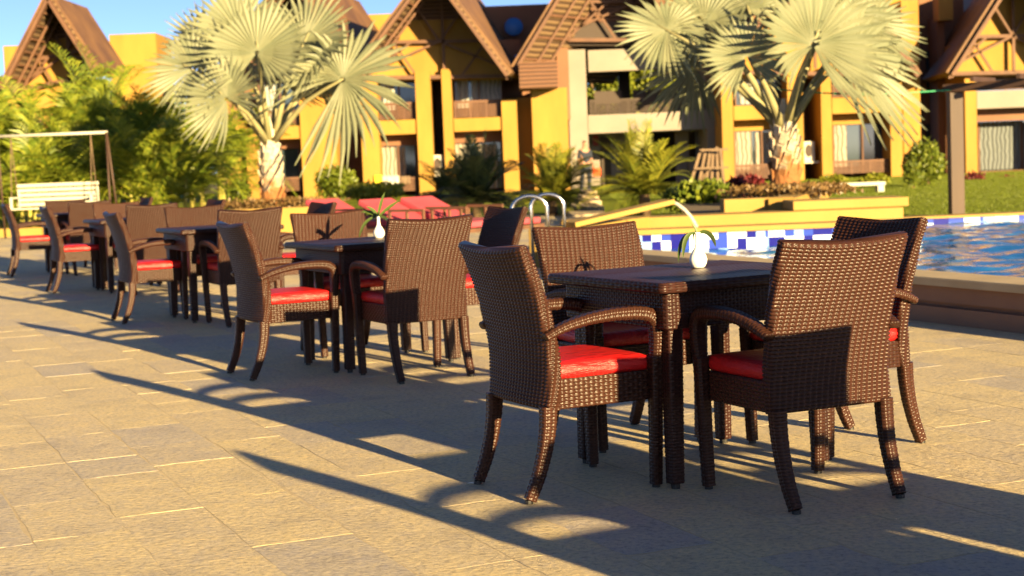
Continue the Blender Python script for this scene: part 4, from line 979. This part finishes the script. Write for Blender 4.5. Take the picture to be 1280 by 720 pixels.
# towels on the ground floor railing
for u0, u1, v0, v1, mt, nm, lb in ((468.5, 478, 219, 235, M_YTOW, 'towel', 'yellow towel hung over a ground floor balcony rail'), (478.5, 499, 219.5, 235.5, M_WHITE, 'towel', 'white towel hung over a ground floor balcony rail'), (501, 513, 220, 229, M_GREYW, 'towel', 'small grey towel hung beside the white towel')):
    m = MB(); um, vm = (u0+u1)/2, (v0+v1)/2; x0, x1 = at(u0, vm, YB-.7)[0], at(u1, vm, YB-.7)[0]; zb, zt_ = at(um, v1, YB-.7)[2], at(um, v0, YB-.7)[2]
    n = 10
    for i in range(n):
        f0, f1 = i/n, (i+1)/n; w0, w1 = .02*math.sin(f0*14), .02*math.sin(f1*14)
        xa_, xb_ = x0+(x1-x0)*f0, x0+(x1-x0)*f1
        m.poly([(xa_, YB-.70+w0, zb), (xb_, YB-.70+w1, zb), (xb_, YB-.70, zt_), (xa_, YB-.70, zt_)]); m.poly([(xa_, YB-.70, zt_), (xb_, YB-.70, zt_), (xb_, YB-.62, zt_-.3), (xa_, YB-.62, zt_-.3)])
    o = m.build('towel', mt); sd_ = o.modifiers.new('solid', 'SOLIDIFY'); sd_.thickness = .012; tag(o, lb, 'towel')

hE = empty('gabled_guest_house', (0, 0, 0), 0, 'guest house with a yellow truss gable and wide glass at the right edge', 'house')
bpart('back_wall', M_BRN, hE, 1150.5, -40, 1206, 226, YB+4.0, .4); bpart('brown_column', M_BRN, hE, 1173, 20, 1182, 226, YB+2.5, 1.3)
bpart('high_wall', M_YEL, hE, 1173, -40, 1191, 25, YB+1.5, .8)
for a in [(1158, 64, 1171.5, 110), (1183, 64, 1190, 110), (1158, 155, 1171.5, 215)]: bpart('window', M_GLASS, hE, *a, YB+3.85, .1)
bpart('pier', M_YEL, hE, 1206.5, 52, 1221, 226, YB-.6, 2.6); bpart('pier', M_YEL, hE, 1330, 60, 1350, 226, YB-.6, 2.6)
bpart('balcony_slab', M_WHITEB, hE, 1221.3, 112, 1329.7, 134, YB-.5, 2.6); bpart('lintel', M_BRN, hE, 1221.3, 134.5, 1329.7, 150, YB+.5, .8)
w = window(hE, 1221.5, 150.5, 1329.5, 212, YB+1.5, ((.03, .5), (.5, .95)), curt=M_CURTD)
w = window(hE, 1221.5, 52, 1329.5, 111.5, YB+.75, ((.0, .07), (.45, .75)), curt=M_CURTB)
railing(hE, 1221.5, 93, 1329.5, 111.8, YB-.2); bpart('upper_wall', M_YEL, hE, 1206.5, 40, 1340, 51.5, YB+.8, 1.2)
aframe(hE, (1275, -42), (1189, 94), (1362, 90), YB-2.4, YB+8, yback=1.7, panel_from=.22)
bpart('plinth', M_BRN, hE, 1221.3, 212.3, 1329.7, 226, YB+1.0, .8)

# garden furniture beyond the pool
q = at(1072, 240, 41); bn = empty('garden_bench', (q[0], 41, 0), 0, 'white backless bench on the lawn before the right house', 'bench')
zb = at(1072, 228, 41)[2]; hw = 33*41/FPX
MB().box((-hw, -.2, zb-.09), (hw, .2, zb)).build('seat', M_WHITE, bn, bevel=.01)
for sx in (-hw*.85, hw*.72): MB().box((sx, -.17, -.02), (sx+.16, .17, zb-.092)).build('leg', M_WHITE, bn)
q = at(888, 236, 40); tp = empty('wooden_trellis', (q[0], 40, 0), 0, 'leaning weathered wooden trellis by the pavilion corner', 'trellis')
h = at(888, 184, 40)[2]; wv = .40
for i, (a, b) in enumerate([(-.75, -.22), (-.45, -.1), (-.2, .02), (.0, .1), (.22, .2), (.42, .3), (-.6, .3), (.35, -.15)]):
    m = MB(); m.beam((a*.9, -.3+.08*i, -.02), (b, .05*i-.1, h*random.uniform(.92, 1.02)), .07, .07, (0, 1, 0)); m.build('pole', M_GREYW, tp)
m = MB()
for f in (.3, .6, .95): m.beam((-.75+.52*f, -.32, h*f), (.42, -.3, h*f), .06, .05)
m.build('crossbar', M_GREYW, tp)

# pergola at the pool's far side
Yp = 24.0; q = at(1196, 275, Yp); pg = empty('pergola', (q[0], Yp, 0), 0, 'brown wooden pergola post and beam beyond the pool', 'pergola')
zt = at(1197, 110, Yp)[2]
MB().box((-.10, -.10, -.03), (.10, .10, zt-.062)).build('post', M_POST, pg, bevel=.008)
m = MB(); m.beam((-.16, 0, zt), (3.0, -2.2, zt+.03), .10, .12); m.build('beam', M_POST, pg)
MB().box((2.85, -2.25, -.03), (3.05, -2.05, zt-.05)).build('post', M_POST, pg, bevel=.008)
m = MB()
for i in range(5):
    b = Vector((.35+i*.55, -.26-i*.40, zt+.10)); m.beam(b+Vector((-.3, -.45, 0)), b+Vector((.3, .45, 0)), .05, .07)
m.build('rafter', M_POST, pg)
pA, pB = Vector(at(925, 106, 23.6)), Vector(at(1192, 112, 23.9)); pts = [pA.lerp(pB, i/14)-Vector((0, 0, .10*math.sin(math.pi*i/14))) for i in range(15)]
m = MB(); m.tube(pts, .012, 6)
tag(m.build('light_cord', M_GREEN, None, True), 'thin green cord strung from the right palm to the pergola post', 'cord')

# person by the pavilion entrance
def skin_obj(name, verts, edges, rad, mat, parent, sub=1):
    me = bpy.data.meshes.new(name); me.from_pydata(verts, edges, []); me.update(); o = link(name, me, mat, parent)
    o.modifiers.new('skin', 'SKIN'); sv = me.skin_vertices[0].data
    for i, r in enumerate(rad): sv[i].radius = (r, r) if not isinstance(r, tuple) else r; sv[i].use_root = (i == 0)
    s = o.modifiers.new('sub', 'SUBSURF'); s.levels = s.render_levels = sub
    return o
q = at(735, 190, 50); ps = empty('person', (at(731, 190, 50)[0], 50, .0), R(20), 'person in a dark shirt walking out of the pavilion with an orange bag', 'person')
V = [(0, 0, .92), (0, 0, 1.12), (0, 0, 1.36), (0, 0, 1.46), (0, -.01, 1.56), (0, -.01, 1.66),
     (.17, 0, 1.36), (.22, .02, 1.10), (.21, -.10, .88), (.20, -.13, .80), (-.17, 0, 1.36), (-.22, .02, 1.10), (-.21, -.06, .88), (-.20, -.09, .80),
     (.09, 0, .86), (.10, -.06, .48), (.10, .02, .08), (.10, -.12, .03), (-.09, 0, .86), (-.10, .05, .48), (-.10, .18, .10), (-.10, .08, .03)]
Ee = [(0, 1), (1, 2), (2, 3), (3, 4), (4, 5), (2, 6), (6, 7), (7, 8), (8, 9), (2, 10), (10, 11), (11, 12), (12, 13), (0, 14), (14, 15), (15, 16), (16, 17), (0, 18), (18, 19), (19, 20), (20, 21)]
rad = [.13, .12, .14, .06, .09, .075, .06, .045, .035, .03, .06, .045, .035, .03, .085, .06, .045, .035, .085, .06, .045, .035]
skin_obj('body', V, Ee, rad, M_SKIN, ps)
iS = [0, 1, 2, 6, 7, 10, 11]; mp = {v: i for i, v in enumerate(iS)}
skin_obj('shirt', [V[i] for i in iS], [(mp[a], mp[b]) for a, b in Ee if a in mp and b in mp], [.15, .14, .155, .075, .06, .075, .06], M_NAVY, ps)
iT = [0, 14, 15, 16, 18, 19, 20]; mp = {v: i for i, v in enumerate(iT)}
skin_obj('trousers', [V[i] for i in iT], [(mp[a], mp[b]) for a, b in Ee if a in mp and b in mp], [.145, .1, .075, .06, .1, .075, .06], M_NAVY, ps)
skin_obj('hair', [(0, .02, 1.60), (0, .01, 1.69)], [(0, 1)], [.085, .08], M_HAIR, ps)
bg_ = empty('shoulder_bag', (at(731, 190, 50)[0]+.34, 49.85, .55), 0, 'orange bag hanging from the hand of the person', 'bag')
MB().box((-.13, -.06, 0), (.13, .06, .27)).build('bag_body', M_ORANGE, bg_, bevel=.03)
m = MB(); m.tube([(-.08, 0, .27), (-.05, 0, .36), (.05, 0, .36), (.08, 0, .27)], .012, 6); m.build('handle', M_ORANGE, bg_)

# trees seen through the open verandah and beyond the roofs
for i, (u, Y, w_, z0, h) in enumerate([(752, 84, 3.0, .5, 8.0), (800, 86, 3.6, .5, 8.6), (848, 84, 3.2, .5, 8.0), (890, 88, 3.4, .5, 8.4), (828, 92, 3.2, .5, 8.8)]):
    q = at(u, 200, Y); random.seed(300+i)
    t = empty('garden_tree', (q[0], Y, -.02), 0, ['bright green tree seen through the left of the open verandah', 'bright green tree in the middle of the open verandah', 'dark edged tree right of the verandah middle', 'green tree behind the right verandah pillar', 'green tree farthest back behind the verandah'][i], 'tree')
    m = MB(); m.tube([(0, 0, 0), (.05, 0, 1.5), (0, .1, 3.5)], [.22, .17, .10], 8)
    for b in range(6):
        a = b*1.05; m.tube([(0, .05, 2.2+.2*b), (math.cos(a)*1.0, math.sin(a)*1.0, 4.0+.3*b), (math.cos(a)*1.7, math.sin(a)*1.7, 5.2+.25*b)], [.09, .06, .02], 6)
    m.build('trunk', M_STEM, t, True)
    m = MB(); cl = [(random.gauss(0, w_*.35), random.gauss(0, w_*.3), random.uniform(1.8, h*.92), random.uniform(.5, 1.1)) for _ in range(40)]
    for j in range(6500):
        cx, cy, cz, cr = random.choice(cl); a = Vector([random.gauss(0, 1) for _ in range(3)]).normalized()*cr*random.uniform(.6, 1.05); p = Vector((cx, cy, cz))+a
        d = Vector([random.gauss(0, 1) for _ in range(3)]).normalized(); sdv = d.cross(Vector((random.gauss(0, 1), random.gauss(0, 1), random.gauss(0, 1)))).normalized(); l = random.uniform(.2, .36)
        k = len(m.v); m.v += [tuple(p), tuple(p+d*l*.5+sdv*l*.3), tuple(p+d*l), tuple(p+d*l*.5-sdv*l*.3)]; m.f.append((k, k+1, k+2, k+3))
    m.build('crown', M_TREE, t)
